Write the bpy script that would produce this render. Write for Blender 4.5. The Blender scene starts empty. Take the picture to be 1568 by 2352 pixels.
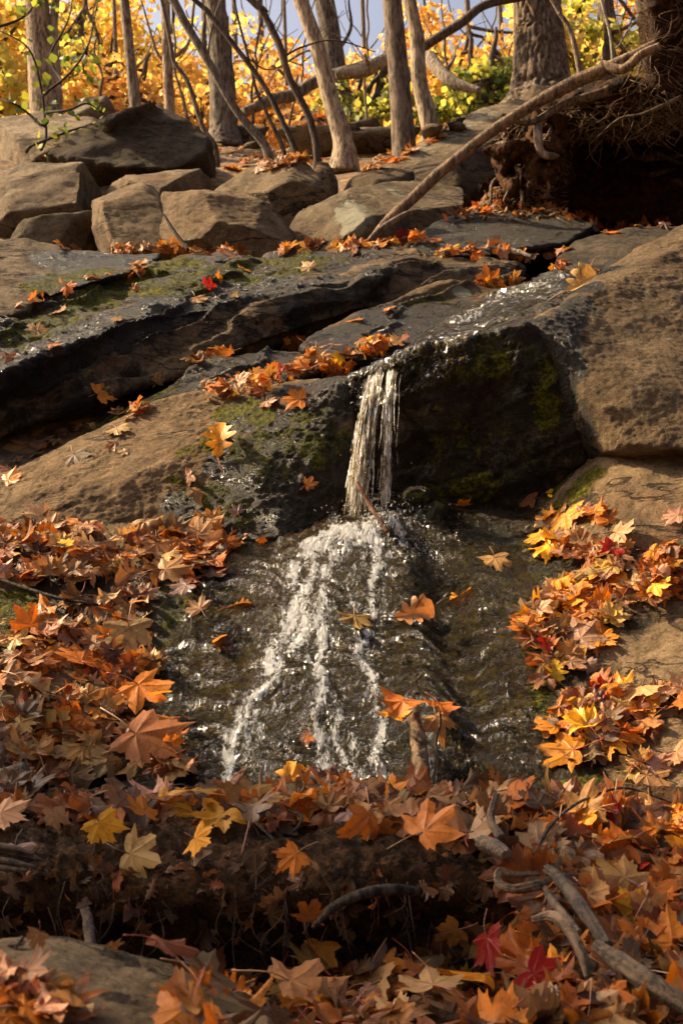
import bpy, bmesh, math, random
import numpy as np
from mathutils import Vector, Matrix, Quaternion
from mathutils.bvhtree import BVHTree

SC = bpy.context.scene
COL = SC.collection
rad = math.radians
RNG = np.random.default_rng(7)
random.seed(7)

# ------------------------------------------------------------------ camera
CAM_Z = 1.0
F = 50.0 / 36.0 * 2352.0                 # focal length in reference pixels (1568 x 2352)
PITCH = math.atan((1600 - 1176) / F)
cam_d = bpy.data.cameras.new('camera')
cam = bpy.data.objects.new('camera', cam_d)
COL.objects.link(cam)
cam.location = (0, 0, CAM_Z)
cam.rotation_euler = (math.pi / 2 + PITCH, 0, 0)
cam_d.sensor_fit = 'VERTICAL'
cam_d.sensor_height = 36.0
cam_d.lens = 50.0
cam_d.clip_end = 2000
cam_d.dof.use_dof = True
cam_d.dof.focus_distance = 4.7
cam_d.dof.aperture_fstop = 8.0
SC.camera = cam

# ------------------------------------------------------------------ world, sun, exposure
SUN_DIR = Vector((-0.72, 0.24, 0.64)).normalized()       # towards the sun
world = bpy.data.worlds.new('World')
SC.world = world
world.use_nodes = True
wn = world.node_tree
for n in list(wn.nodes):
    wn.nodes.remove(n)
sky = wn.nodes.new('ShaderNodeTexSky')
sky.sky_type = 'NISHITA'
sky.sun_disc = False
sky.sun_elevation = math.asin(SUN_DIR.z)
sky.sun_rotation = math.atan2(SUN_DIR.x, SUN_DIR.y)
sky.air_density = .7
sky.dust_density = 9.0
sky.ozone_density = .1
bg = wn.nodes.new('ShaderNodeBackground')
bg.inputs['Strength'].default_value = 0.10
wo = wn.nodes.new('ShaderNodeOutputWorld')
wn.links.new(sky.outputs[0], bg.inputs['Color'])
wn.links.new(bg.outputs[0], wo.inputs['Surface'])
sun_d = bpy.data.lights.new('sun', 'SUN')
sun_d.energy = 5.0
sun_d.angle = rad(0.6)
sun_d.color = (1.0, 0.79, 0.50)
sun = bpy.data.objects.new('sun', sun_d)
COL.objects.link(sun)
sun.location = (-6, 2, 12)
sun.rotation_euler = SUN_DIR.to_track_quat('Z', 'Y').to_euler()
SC.view_settings.view_transform = 'Standard'
SC.view_settings.look = 'None'
SC.view_settings.exposure = 1.22
SC.view_settings.gamma = 1
SC.cycles.max_bounces = 6
SC.cycles.transparent_max_bounces = 16
SC.cycles.use_denoising = True

# ------------------------------------------------------------------ helpers: space
_ct, _st = math.cos(PITCH), math.sin(PITCH)


def ray_dir(x, y):
    u = (x - 784) / F
    v = -(y - 1176) / F
    return Vector((u, _ct - v * _st, _st + v * _ct))


def P(x, y, Y):
    """world point at forward distance Y seen at reference pixel x, y"""
    d = ray_dir(x, y)
    k = Y / d.y
    return Vector((d.x * k, Y, CAM_Z + d.z * k))


def pix(p):
    r = Vector(p) - Vector((0, 0, CAM_Z))
    dep = r.y * _ct + r.z * _st
    return 784 + F * r.x / dep, 1176 - F * (-r.y * _st + r.z * _ct) / dep


# ------------------------------------------------------------------ helpers: noise
_perm = np.random.default_rng(3).permutation(512).astype(np.int64)
_grad = np.random.default_rng(5).normal(size=(512, 3))
_grad /= np.linalg.norm(_grad, axis=1)[:, None]


def pnoise(p):
    p = np.asarray(p, float)
    i = np.floor(p).astype(np.int64)
    f = p - i
    w = f * f * f * (f * (f * 6 - 15) + 10)
    out = np.zeros(len(p))
    for dx in (0, 1):
        for dy in (0, 1):
            for dz in (0, 1):
                h = _perm[(i[:, 0] + dx) & 511]
                h = _perm[(h + i[:, 1] + dy) & 511]
                h = _perm[(h + i[:, 2] + dz) & 511]
                g = _grad[h]
                d = g[:, 0] * (f[:, 0] - dx) + g[:, 1] * (f[:, 1] - dy) + g[:, 2] * (f[:, 2] - dz)
                wx = w[:, 0] if dx else 1 - w[:, 0]
                wy = w[:, 1] if dy else 1 - w[:, 1]
                wz = w[:, 2] if dz else 1 - w[:, 2]
                out += d * wx * wy * wz
    return out * 1.5


def fbm(p, octaves=4, gain=0.5, lac=2.03):
    p = np.asarray(p, float)
    a, s, t = 1.0, 0.0, np.zeros(len(p))
    for k in range(octaves):
        t += a * pnoise(p + 17.3 * k)
        s += a
        a *= gain
        p = p * lac
    return t / s


def sstep(a, b, x):
    t = np.clip((np.asarray(x, float) - a) / (b - a), 0, 1)
    return t * t * (3 - 2 * t)


# ------------------------------------------------------------------ helpers: objects
def tag(o, label=None, cat=None, group=None, kind=None):
    if label:
        o['label'] = label
    if cat:
        o['category'] = cat
    if group:
        o['group'] = group
    if kind:
        o['kind'] = kind
    return o


def empty(name, loc, label, cat, group=None):
    o = bpy.data.objects.new(name, None)
    o.empty_display_size = 0.1
    o.location = loc
    COL.objects.link(o)
    return tag(o, label, cat, group)


def new_mesh(name, verts, faces):
    me = bpy.data.meshes.new(name)
    verts = np.asarray(verts, np.float32)
    if isinstance(faces, np.ndarray):
        n = faces.shape[1]
        me.vertices.add(len(verts))
        me.vertices.foreach_set('co', verts.ravel())
        me.loops.add(faces.size)
        me.loops.foreach_set('vertex_index', faces.astype(np.int32).ravel())
        me.polygons.add(len(faces))
        me.polygons.foreach_set('loop_start', np.arange(0, faces.size, n, dtype=np.int32))
        me.polygons.foreach_set('loop_total', np.full(len(faces), n, np.int32))
        me.update(calc_edges=True)
    else:
        me.from_pydata(verts.tolist(), [], faces)
        me.update()
    return me


def smooth_me(me, on=True):
    me.polygons.foreach_set('use_smooth', np.full(len(me.polygons), on))


def link(name, me, mat=None, parent=None, loc=None, color=None):
    """link a mesh; verts are in world space and are made local to loc / the parent"""
    if mat is not None:
        me.materials.clear()
        me.materials.append(mat)
    o = bpy.data.objects.new(name, me)
    COL.objects.link(o)
    base = Vector((0, 0, 0))
    if parent is not None:
        base = Vector(parent.location)
        pp = parent.parent
        while pp is not None:
            base += Vector(pp.location)
            pp = pp.parent
        o.parent = parent
    if loc is None and parent is None:
        c = np.empty(len(me.vertices) * 3, np.float32)
        me.vertices.foreach_get('co', c)
        c = c.reshape(-1, 3)
        mid = (c.min(0) + c.max(0)) / 2
        loc = Vector((mid[0], mid[1], c[:, 2].min()))
    if loc is not None:
        o.location = Vector(loc) - base
        base = Vector(loc)
    if base.length > 0:
        me.transform(Matrix.Translation(-base))
    if color:
        o.color = (*color, 1)
    return o


def cos_of(me):
    c = np.empty(len(me.vertices) * 3, np.float32)
    me.vertices.foreach_get('co', c)
    return c.reshape(-1, 3).astype(float)


def nor_of(me):
    c = np.empty(len(me.vertices) * 3, np.float32)
    me.vertices.foreach_get('normal', c)
    return c.reshape(-1, 3).astype(float)


def set_cos(me, c):
    me.vertices.foreach_set('co', np.asarray(c, np.float32).ravel())
    me.update()


def col_attr(me, name, rgb):
    a = me.color_attributes.new(name, 'FLOAT_COLOR', 'POINT')
    d = np.ones((len(me.vertices), 4), np.float32)
    d[:, :rgb.shape[1]] = rgb
    a.data.foreach_set('color', d.ravel())


SURF = []        # (verts, polys) of everything leaves can lie on


def quads_of(me):
    return [tuple(p.vertices) for p in me.polygons]


def add_surface(me):
    SURF.append((cos_of(me), quads_of(me)))


# ------------------------------------------------------------------ helpers: tubes
def catmull(pts, n):
    p = np.array([tuple(v) for v in pts], float)
    if len(p) == 2:
        t = np.linspace(0, 1, n)[:, None]
        return p[0] * (1 - t) + p[1] * t
    q = np.vstack([2 * p[0] - p[1], p, 2 * p[-1] - p[-2]])
    out = []
    seg = len(p) - 1
    for u in np.linspace(0, seg - 1e-6, n):
        i = int(u)
        t = u - i
        a, b, c, d = q[i], q[i + 1], q[i + 2], q[i + 3]
        out.append(0.5 * ((2 * b) + (-a + c) * t + (2 * a - 5 * b + 4 * c - d) * t * t + (-a + 3 * b - 3 * c + d) * t ** 3))
    return np.array(out)


def tube_arrays(pts, radii, n=24, sides=10, rough=0.0, rscale=8.0, seed=0, furrow=0.0, fk=9, wob=0.0):
    c = catmull(pts, n)
    r = np.interp(np.linspace(0, 1, n), np.linspace(0, 1, len(radii)), radii)
    if wob:
        s = np.linspace(0, 1, n) * np.linalg.norm(c[-1] - c[0]) * 2.5
        for k in range(3):
            c[:, k] += wob * pnoise(np.stack([s, np.full(n, seed * 3.1 + k * 7), np.zeros(n)], 1)) * sstep(0, .1, np.linspace(0, 1, n))
    t = np.gradient(c, axis=0)
    t /= np.linalg.norm(t, axis=1)[:, None] + 1e-9
    up = np.array([0, 0, 1.0]) if abs(t[0, 2]) < 0.8 else np.array([0, 1.0, 0])
    N = np.zeros_like(c)
    x = np.cross(t[0], up)
    x /= np.linalg.norm(x)
    for i in range(n):
        x = x - t[i] * np.dot(x, t[i])
        x /= np.linalg.norm(x) + 1e-9
        N[i] = x
    B = np.cross(t, N)
    a = np.linspace(0, 2 * np.pi, sides, endpoint=False)
    dirs = N[:, None, :] * np.cos(a)[None, :, None] + B[:, None, :] * np.sin(a)[None, :, None]
    R = np.repeat(r[:, None], sides, 1)
    if rough or furrow:
        v0 = (c[:, None, :] + dirs * R[..., None]).reshape(-1, 3)
        if rough:
            R = R * (1 + rough * fbm(v0 * rscale + seed * 5.7, 3).reshape(n, sides))
        if furrow:
            s = np.linspace(0, np.linalg.norm(c[-1] - c[0]), n)
            q = np.stack([np.repeat(np.cos(a)[None] * fk / 3, n, 0).ravel(), np.repeat(np.sin(a)[None] * fk / 3, n, 0).ravel(),
                          np.repeat((s * 2.2)[:, None], sides, 1).ravel()], 1)
            f1 = np.abs(fbm(q + seed, 3)).reshape(n, sides)
            R = R * (1 - furrow * (1 - sstep(0, 0.16, f1)))
    V = (c[:, None, :] + dirs * R[..., None]).reshape(-1, 3)
    V = np.vstack([V, c[0], c[-1]])
    idx = np.arange(n * sides).reshape(n, sides)
    q = np.stack([idx[:-1], np.roll(idx, -1, 1)[:-1], np.roll(idx, -1, 1)[1:], idx[1:]], -1).reshape(-1, 4)
    b, e = n * sides, n * sides + 1
    j = np.arange(sides)
    caps = [(b, int((k + 1) % sides), int(k)) for k in j] + [(e, int(idx[-1, k]), int(idx[-1, (k + 1) % sides])) for k in j]
    return V, [tuple(map(int, f)) for f in q] + caps


class MB:
    """collects shapes that belong to one part"""
    def __init__(self):
        self.v, self.f, self.n = [], [], 0

    def add(self, V, Fs):
        self.v.append(np.asarray(V, float))
        self.f += [tuple(i + self.n for i in f) for f in Fs]
        self.n += len(V)

    def tube(self, pts, radii, **k):
        self.add(*tube_arrays(pts, radii, **k))
        return self

    def build(self, name, mat, parent=None, loc=None, color=None, smooth=True):
        me = new_mesh(name, np.vstack(self.v), self.f)
        smooth_me(me, smooth)
        return link(name, me, mat, parent, loc, color)


# ------------------------------------------------------------------ materials
class NT:
    def __init__(self, name):
        self.m = bpy.data.materials.new(name)
        self.m.use_nodes = True
        self.t = self.m.node_tree
        for n in list(self.t.nodes):
            self.t.nodes.remove(n)
        self.out = self.n('ShaderNodeOutputMaterial')

    def n(self, typ, **k):
        nd = self.t.nodes.new(typ)
        for a, b in k.items():
            setattr(nd, a, b)
        return nd

    def put(self, sock, v):
        if v is None:
            return
        if isinstance(v, bpy.types.NodeSocket):
            self.t.links.new(v, sock)
        elif isinstance(v, (tuple, list)) and len(v) == 3 and sock.type == 'RGBA':
            sock.default_value = (*v, 1)
        else:
            sock.default_value = v

    def noise(self, vec, scale, detail=4, rough=0.55, dist=0.0):
        nd = self.n('ShaderNodeTexNoise')
        self.put(nd.inputs['Vector'], vec)
        nd.inputs['Scale'].default_value = scale
        nd.inputs['Detail'].default_value = detail
        nd.inputs['Roughness'].default_value = rough
        nd.inputs['Distortion'].default_value = dist
        return nd.outputs['Fac']

    def math(self, op, a, b=None, c=None, clamp=False):
        nd = self.n('ShaderNodeMath', operation=op, use_clamp=clamp)
        self.put(nd.inputs[0], a)
        self.put(nd.inputs[1], b)
        self.put(nd.inputs[2], c)
        return nd.outputs[0]

    def step(self, x, a, b):
        nd = self.n('ShaderNodeMapRange', interpolation_type='SMOOTHSTEP')
        self.put(nd.inputs[0], x)
        nd.inputs[1].default_value = a
        nd.inputs[2].default_value = b
        return nd.outputs[0]

    def mix(self, f, a, b, mode='MIX'):
        nd = self.n('ShaderNodeMix', data_type='RGBA', blend_type=mode)
        self.put(nd.inputs[0], f)
        self.put(nd.inputs[6], a)
        self.put(nd.inputs[7], b)
        return nd.outputs[2]

    def mixf(self, f, a, b):
        nd = self.n('ShaderNodeMix', data_type='FLOAT')
        self.put(nd.inputs[0], f)
        self.put(nd.inputs[2], a)
        self.put(nd.inputs[3], b)
        return nd.outputs[0]

    def pos(self):
        return self.n('ShaderNodeNewGeometry').outputs['Position']

    def scaled(self, vec, s):
        nd = self.n('ShaderNodeMapping')
        self.put(nd.inputs['Vector'], vec)
        nd.inputs['Scale'].default_value = s
        return nd.outputs[0]

    def bump(self, h, strength, dist, normal=None):
        nd = self.n('ShaderNodeBump')
        self.put(nd.inputs['Height'], h)
        self.put(nd.inputs['Strength'], strength)
        nd.inputs['Distance'].default_value = dist
        self.put(nd.inputs['Normal'], normal)
        return nd.outputs[0]

    def bsdf(self, color, rough=0.8, normal=None, **k):
        nd = self.n('ShaderNodeBsdfPrincipled')
        self.put(nd.inputs['Base Color'], color)
        self.put(nd.inputs['Roughness'], rough)
        self.put(nd.inputs['Normal'], normal)
        for a, b in k.items():
            self.put(nd.inputs[a.replace('_', ' ')], b)
        return nd.outputs[0]

    def done(self, sh):
        self.t.links.new(sh, self.out.inputs['Surface'])
        return self.m


def attr_rgb(T, name):
    a = T.n('ShaderNodeAttribute', attribute_name=name)
    s = T.n('ShaderNodeSeparateColor')
    T.t.links.new(a.outputs['Color'], s.inputs[0])
    return s.outputs


def mat_rock():
    T = NT('gneiss')
    p = T.pos()
    layered = T.n('ShaderNodeMapping')
    T.put(layered.inputs['Vector'], p)
    layered.inputs['Rotation'].default_value = (rad(-20), rad(-24), 0)
    layered.inputs['Scale'].default_value = (0.5, 0.9, 2.0)
    lay = layered.outputs[0]
    wet, moss, lich = attr_rgb(T, 'wm')
    n1 = T.noise(p, 2.2, 6, .65)
    n2 = T.noise(lay, 12, 7, .72, .3)
    grain = T.noise(p, 120, 4, .75)
    grit = T.noise(p, 42, 6, .78)
    c = T.mix(T.step(n1, .35, .68), (.165, .125, .08), (.245, .195, .135))
    c = T.mix(T.math('MULTIPLY', T.step(n2, .50, .74), .6), c, (.085, .064, .044))
    c = T.mix(T.math('MULTIPLY', T.step(grit, .50, .66), .72), c, (.060, .046, .032))
    c = T.mix(T.math('MULTIPLY', T.step(grain, .53, .66), .62), c, (.36, .295, .21))
    mott = T.noise(p, 6.5, 9, .82, .5)
    c = T.mix(1.0, c, T.mix(T.step(mott, .38, .60), (.52, .50, .48), (1.12, 1.1, 1.08)), 'MULTIPLY')
    rust = T.math('MULTIPLY', T.step(T.noise(lay, 3.1, 5, .65), .52, .74), .5)
    c = T.mix(rust, c, (.17, .09, .04))
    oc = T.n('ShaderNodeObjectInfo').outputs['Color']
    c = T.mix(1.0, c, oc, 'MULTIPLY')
    spots = T.noise(p, 17, 6, .75, .4)
    lm = T.math('MULTIPLY', T.step(T.math('ADD', spots, T.math('MULTIPLY', T.math('SUBTRACT', lich, .5), .45)), .52, .60), T.step(lich, .02, .3))
    c = T.mix(T.math('MULTIPLY', lm, .8), c, (.33, .31, .215))
    few = T.step(T.noise(p, 9, 7, .8), .60, .66)
    c = T.mix(T.math('MULTIPLY', few, .42), c, (.30, .285, .21))
    wn_ = T.noise(p, 7, 7, .75, .5)
    w0 = T.math('ADD', wet, T.math('MULTIPLY', T.math('SUBTRACT', wn_, .5), 1.9))
    wm = T.math('MULTIPLY', T.step(w0, .26, .62), T.step(wet, .02, .30))
    wc = T.mix(1.0, c, (.15, .125, .080), 'MULTIPLY')
    algae = T.step(T.noise(p, 6, 5, .65), .42, .7)
    wc = T.mix(T.math('MULTIPLY', algae, .6), wc, (.020, .021, .006))
    wc = T.mix(T.math('MULTIPLY', T.step(wet, 1.05, 1.4), .8), wc, T.mix(T.step(T.noise(p, 9, 5, .7), .38, .62), (.003, .003, .0012), (.016, .0125, .004)))
    c = T.mix(wm, c, wc)
    mn = T.noise(p, 14, 7, .8, .3)
    mm = T.math('MULTIPLY', T.step(T.math('ADD', moss, T.math('MULTIPLY', T.math('SUBTRACT', mn, .5), 2.6)), .28, .62), T.step(moss, .04, .40))
    mc = T.mix(T.step(T.noise(p, 60, 4, .75), .38, .62), (.030, .038, .004), (.20, .175, .012))
    c = T.mix(T.math('MULTIPLY', mm, .9), c, mc)
    cr = T.math('SUBTRACT', 1.0, T.step(T.math('ABSOLUTE', T.math('SUBTRACT', T.noise(lay, 2.1, 6, .6, .5), .5)), .002, .016))
    cr = T.math('MULTIPLY', cr, T.step(T.noise(p, 1.7, 2), .42, .55))
    c = T.mix(T.math('MULTIPLY', cr, .8), c, (.018, .013, .009))
    ro = T.mixf(wm, .9, T.mixf(T.step(T.noise(p, 15, 5, .7), .36, .6), .14, .55))
    ro = T.mixf(mm, ro, T.mixf(wm, .9, .45))
    h = T.math('ADD', T.noise(p, 48, 7, .8), T.math('MULTIPLY', T.noise(lay, 30, 5, .75, .6), .5))
    h = T.math('ADD', h, T.math('MULTIPLY', T.noise(p, 110, 4, .8), T.mixf(wm, .40, .40)))
    h = T.math('ADD', h, T.math('MULTIPLY', T.math('MULTIPLY', T.noise(p, 90, 3, .7), mm), 1.2))
    h = T.math('SUBTRACT', h, T.math('MULTIPLY', cr, .5))
    b = T.bump(h, 1.0, .034)
    return T.done(T.bsdf(c, ro, b, Specular_IOR_Level=T.math('MULTIPLY', T.mixf(T.step(wet, 1.05, 1.4), T.mixf(wm, .15, .18), .12), T.math('SUBTRACT', 1.0, T.math('MULTIPLY', mm, .7)))))


def mat_bark():
    T = NT('bark')
    p = T.pos()
    s = T.scaled(p, (1, 1, .22))
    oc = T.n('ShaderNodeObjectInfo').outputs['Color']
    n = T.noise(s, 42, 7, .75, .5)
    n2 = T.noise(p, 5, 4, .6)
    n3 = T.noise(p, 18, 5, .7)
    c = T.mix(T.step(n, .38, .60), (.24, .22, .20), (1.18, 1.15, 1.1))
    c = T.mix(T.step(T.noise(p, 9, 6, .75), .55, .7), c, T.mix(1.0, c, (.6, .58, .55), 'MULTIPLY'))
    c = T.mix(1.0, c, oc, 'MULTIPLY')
    c = T.mix(T.math('MULTIPLY', T.step(n2, .45, .7), .45), c, T.mix(1.0, c, (.55, .5, .42), 'MULTIPLY'))
    c = T.mix(T.math('MULTIPLY', T.step(n3, .6, .75), .3), c, (.32, .27, .20))
    b = T.bump(T.math('ADD', n, T.math('MULTIPLY', T.noise(p, 90, 4, .7), .4)), 1.0, .035)
    return T.done(T.bsdf(c, .88, b, Specular_IOR_Level=.25))


def mat_wood():
    T = NT('weathered_wood')
    oc = T.n('ShaderNodeObjectInfo').outputs['Color']
    p = T.n('ShaderNodeTexCoord').outputs['Object']
    n = T.noise(T.scaled(p, (1, 1, 1)), 30, 6, .75, 1.2)
    n2 = T.noise(p, 120, 4, .7)
    c = T.mix(T.step(n, .38, .60), (.22, .18, .13), (1.1, .98, .82))
    c = T.mix(1.0, c, oc, 'MULTIPLY')
    b = T.bump(T.math('ADD', n, T.math('MULTIPLY', n2, .4)), .8, .012)
    return T.done(T.bsdf(c, .75, b))


def mat_soil():
    T = NT('soil')
    p = T.pos()
    oc = T.n('ShaderNodeObjectInfo').outputs['Color']
    n = T.noise(p, 22, 6, .75)
    n2 = T.noise(p, 90, 4, .7)
    c = T.mix(T.step(n, .38, .7), (.010, .007, .004), (.060, .036, .018))
    c = T.mix(T.math('MULTIPLY', T.step(n2, .58, .72), .6), c, (.12, .070, .032))
    c = T.mix(1.0, c, oc, 'MULTIPLY')
    b = T.bump(T.math('ADD', n, T.math('MULTIPLY', n2, .6)), 1.0, .04)
    return T.done(T.bsdf(c, T.mixf(T.step(n2, .3, .5), .35, .95), b, Specular_IOR_Level=.12))


def mat_ground():
    T = NT('forest_floor')
    p = T.pos()
    n = T.noise(p, 3, 6, .7)
    v = T.n('ShaderNodeTexVoronoi', feature='F1')
    T.put(v.inputs['Vector'], p)
    v.inputs['Scale'].default_value = 16
    s = T.n('ShaderNodeSeparateColor')
    T.t.links.new(v.outputs['Color'], s.inputs[0])
    c = T.mix(s.outputs[0], (.07, .038, .017), (.22, .12, .045))
    c = T.mix(T.step(s.outputs[1], .7, .9), c, (.36, .19, .03))
    c = T.mix(T.step(n, .5, .75), c, (.05, .033, .02))
    h = T.math('ADD', s.outputs[2], T.noise(p, 40, 4, .7))
    return T.done(T.bsdf(c, .9, T.bump(h, .8, .03)))


def mat_leaf(name, source):
    """source: 'object' reads the object's colour, 'mesh' the colour attribute"""
    T = NT(name)
    if source == 'object':
        c = T.n('ShaderNodeObjectInfo').outputs['Color']
        seed = T.n('ShaderNodeObjectInfo').outputs['Random']
    else:
        c = T.n('ShaderNodeAttribute', attribute_name='lc').outputs['Color']
        seed = None
    p = T.pos()
    vein = T.n('ShaderNodeAttribute', attribute_name='vein').outputs['Fac']
    n = T.noise(p, 34, 4, .65)
    n2 = T.noise(p, 150, 3, .7)
    d = T.mix(1.0, c, (.42, .36, .30), 'MULTIPLY')
    c = T.mix(T.math('MULTIPLY', T.step(n, .48, .72), .75), c, d)
    c = T.mix(T.math('MULTIPLY', T.step(n2, .60, .72), .5), c, d)
    c = T.mix(T.math('MULTIPLY', vein, .30), c, T.mix(.5, T.mix(1.0, c, (.6, .4, .3), 'MULTIPLY'), (.42, .20, .06)))
    back = T.n('ShaderNodeNewGeometry').outputs['Backfacing']
    c = T.mix(T.math('MULTIPLY', back, .22), c, (.36, .22, .11))
    hgt = T.math('ADD', T.math('MULTIPLY', vein, .4), T.noise(p, 60, 4, .7))
    b = T.bump(hgt, .55, .006)
    rg = T.mixf(T.step(T.noise(p, 7, 2), .35, .65), .36, .70)
    f = T.bsdf(c, rg, b, Specular_IOR_Level=.24)
    tr = T.n('ShaderNodeBsdfTranslucent')
    T.put(tr.inputs['Color'], T.mix(1.0, c, (1.25, 1.0, .7), 'MULTIPLY'))
    T.put(tr.inputs['Normal'], b)
    mx = T.n('ShaderNodeMixShader')
    mx.inputs[0].default_value = .32
    T.t.links.new(f, mx.inputs[1])
    T.t.links.new(tr.outputs[0], mx.inputs[2])
    return T.done(mx.outputs[0])


def mat_foliage():
    T = NT('foliage')
    c = T.n('ShaderNodeAttribute', attribute_name='lc').outputs['Color']
    f = T.bsdf(c, .55, None, Specular_IOR_Level=.35)
    tr = T.n('ShaderNodeBsdfTranslucent')
    T.put(tr.inputs['Color'], T.mix(1.0, c, (1.5, 1.2, .7), 'MULTIPLY'))
    mx = T.n('ShaderNodeMixShader')
    mx.inputs[0].default_value = .55
    T.t.links.new(f, mx.inputs[1])
    T.t.links.new(tr.outputs[0], mx.inputs[2])
    return T.done(mx.outputs[0])


def mat_stem():
    T = NT('leaf_stem')
    c = T.n('ShaderNodeObjectInfo').outputs['Color']
    return T.done(T.bsdf(c, .5))


def mat_water(name, foamy):
    T = NT(name)
    p = T.pos()
    foam, speed, _ = attr_rgb(T, 'foam')
    st = T.n('ShaderNodeMapping')
    T.put(st.inputs['Vector'], p)
    st.inputs['Scale'].default_value = (1, .40, .40) if foamy else (1, 1, .09)
    n1 = T.noise(st.outputs[0], 95 if foamy else 150, 5, .75, .8)
    n2 = T.noise(st.outputs[0], 24 if foamy else 60, 4, .65, .6)
    m = T.math('ADD', foam, T.math('ADD', T.math('MULTIPLY', T.math('SUBTRACT', n1, .5), 3.4 if foamy else 2.0), T.math('MULTIPLY', T.math('SUBTRACT', n2, .5), 2.2)))
    m = T.math('MULTIPLY', T.step(m, .38, 1.08), T.step(foam, .10, .42))
    h = T.math('ADD', T.noise(st.outputs[0], 30, 4, .65, .8), T.math('MULTIPLY', n1, .5))
    b = T.bump(h, .9, .034 if foamy else .006)
    gl = T.n('ShaderNodeBsdfGlossy')
    gl.inputs['Roughness'].default_value = .08
    T.put(gl.inputs['Normal'], b)
    tp = T.n('ShaderNodeBsdfTransparent')
    tp.inputs['Color'].default_value = (.74, .64, .40, 1)
    fr = T.n('ShaderNodeFresnel')
    fr.inputs['IOR'].default_value = 1.33
    T.put(fr.inputs['Normal'], b)
    a = T.n('ShaderNodeMixShader')
    T.put(a.inputs[0], T.math('MULTIPLY', fr.outputs[0], .5, clamp=True))
    T.t.links.new(tp.outputs[0], a.inputs[1])
    T.t.links.new(gl.outputs[0], a.inputs[2])
    white = T.bsdf((.95, .94, .92), .25, b, Specular_IOR_Level=.6)
    tl = T.n('ShaderNodeBsdfTranslucent')
    tl.inputs['Color'].default_value = (.97, .96, .94, 1)
    wmix = T.n('ShaderNodeMixShader')
    wmix.inputs[0].default_value = .55
    T.t.links.new(white, wmix.inputs[1])
    T.t.links.new(tl.outputs[0], wmix.inputs[2])
    fx = T.n('ShaderNodeMixShader')
    T.put(fx.inputs[0], m)
    T.t.links.new(a.outputs[0], fx.inputs[1])
    T.t.links.new(wmix.outputs[0], fx.inputs[2])
    return T.done(fx.outputs[0])


M_ROCK, M_BARK, M_WOOD, M_SOIL, M_GROUND = mat_rock(), mat_bark(), mat_wood(), mat_soil(), mat_ground()
M_LEAF, M_LITTER, M_FOL, M_STEM = mat_leaf('leaf_blade', 'object'), mat_leaf('leaf_litter', 'mesh'), mat_foliage(), mat_stem()
M_WATER, M_FALL = mat_water('running_water', True), mat_water('falling_water', True)

# ------------------------------------------------------------------ ground
GP = [(2.0, .02), (2.4, .25), (2.9, .32), (3.4, .36), (3.8, .45), (4.3, .80), (4.9, 1.35), (5.3, 1.75), (5.8, 2.15), (6.4, 2.5),
      (7.0, 2.95), (7.6, 3.25), (8.4, 3.75), (9.0, 4.10), (10.0, 4.72), (11, 5.22), (12, 5.72), (13, 6.2), (15, 6.85), (18, 7.6), (24, 8.1), (60, 8.2), (700, 6.0)]


def ground_z(X, Y):
    X, Y = np.asarray(X, float), np.asarray(Y, float)
    gy = [-700, -20, 0] + [a for a, b in GP]
    gz = [-3, -.6, -.3] + [b - .02 for a, b in GP]
    z = np.interp(Y, gy, gz)
    far = sstep(7.4, 9, Y)
    q = np.stack([X * .5, Y * .5, np.zeros_like(X)], -1).reshape(-1, 3)
    n = fbm(q, 4).reshape(X.shape)
    q2 = q * 5
    n2 = fbm(q2 + 9, 3).reshape(X.shape)
    z = z + far * (.28 * n + .07 * n2) + .02 * n2
    z = z + .05 * sstep(1, 4, np.abs(X)) * np.abs(X).clip(0, 12) * sstep(2.5, 5, Y)
    return z


def nonlin(a, b, fine, lo, hi, n_out):
    mid = np.arange(lo, hi, fine)
    lft = lo - np.geomspace(fine, lo - a, n_out)[::-1]
    rgt = hi + np.geomspace(fine, b - hi, n_out)
    return np.concatenate([lft, mid, rgt])


gx = nonlin(-600, 600, .07, -5, 5, 40)
gyv = nonlin(-600, 600, .07, 1.5, 18, 40)
GX, GY = np.meshgrid(gx, gyv)
GZ = ground_z(GX, GY)
gi = np.arange(GX.size).reshape(GX.shape)
gq = np.stack([gi[:-1, :-1], gi[:-1, 1:], gi[1:, 1:], gi[1:, :-1]], -1).reshape(-1, 4)
me = new_mesh('ground', np.stack([GX, GY, GZ], -1).reshape(-1, 3), gq)
smooth_me(me)
add_surface(me)
tag(link('ground', me, M_GROUND, loc=(0, 0, 0)), kind='structure')


# ------------------------------------------------------------------ rocks
BRUSH = {}


def hull_into(bm, pts):
    vs = [bm.verts.new(p) for p in pts]
    r = bmesh.ops.convex_hull(bm, input=vs)
    junk = [g for g in r['geom_interior'] if isinstance(g, bmesh.types.BMVert)] + [g for g in r['geom_unused'] if isinstance(g, bmesh.types.BMVert)]
    bmesh.ops.delete(bm, geom=list(set(junk)), context='VERTS')


def remeshed(name, bm, voxel, smooth_it=2):
    me = bpy.data.meshes.new(name)
    bm.to_mesh(me)
    bm.free()
    o = bpy.data.objects.new('tmp', me)
    COL.objects.link(o)
    m = o.modifiers.new('r', 'REMESH')
    m.mode = 'VOXEL'
    m.voxel_size = voxel
    s = o.modifiers.new('s', 'SMOOTH')
    s.iterations = smooth_it
    s.factor = .6
    dg = bpy.context.evaluated_depsgraph_get()
    out = bpy.data.meshes.new_from_object(o.evaluated_get(dg))
    bpy.data.objects.remove(o)
    bpy.data.meshes.remove(me)
    return out


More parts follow.
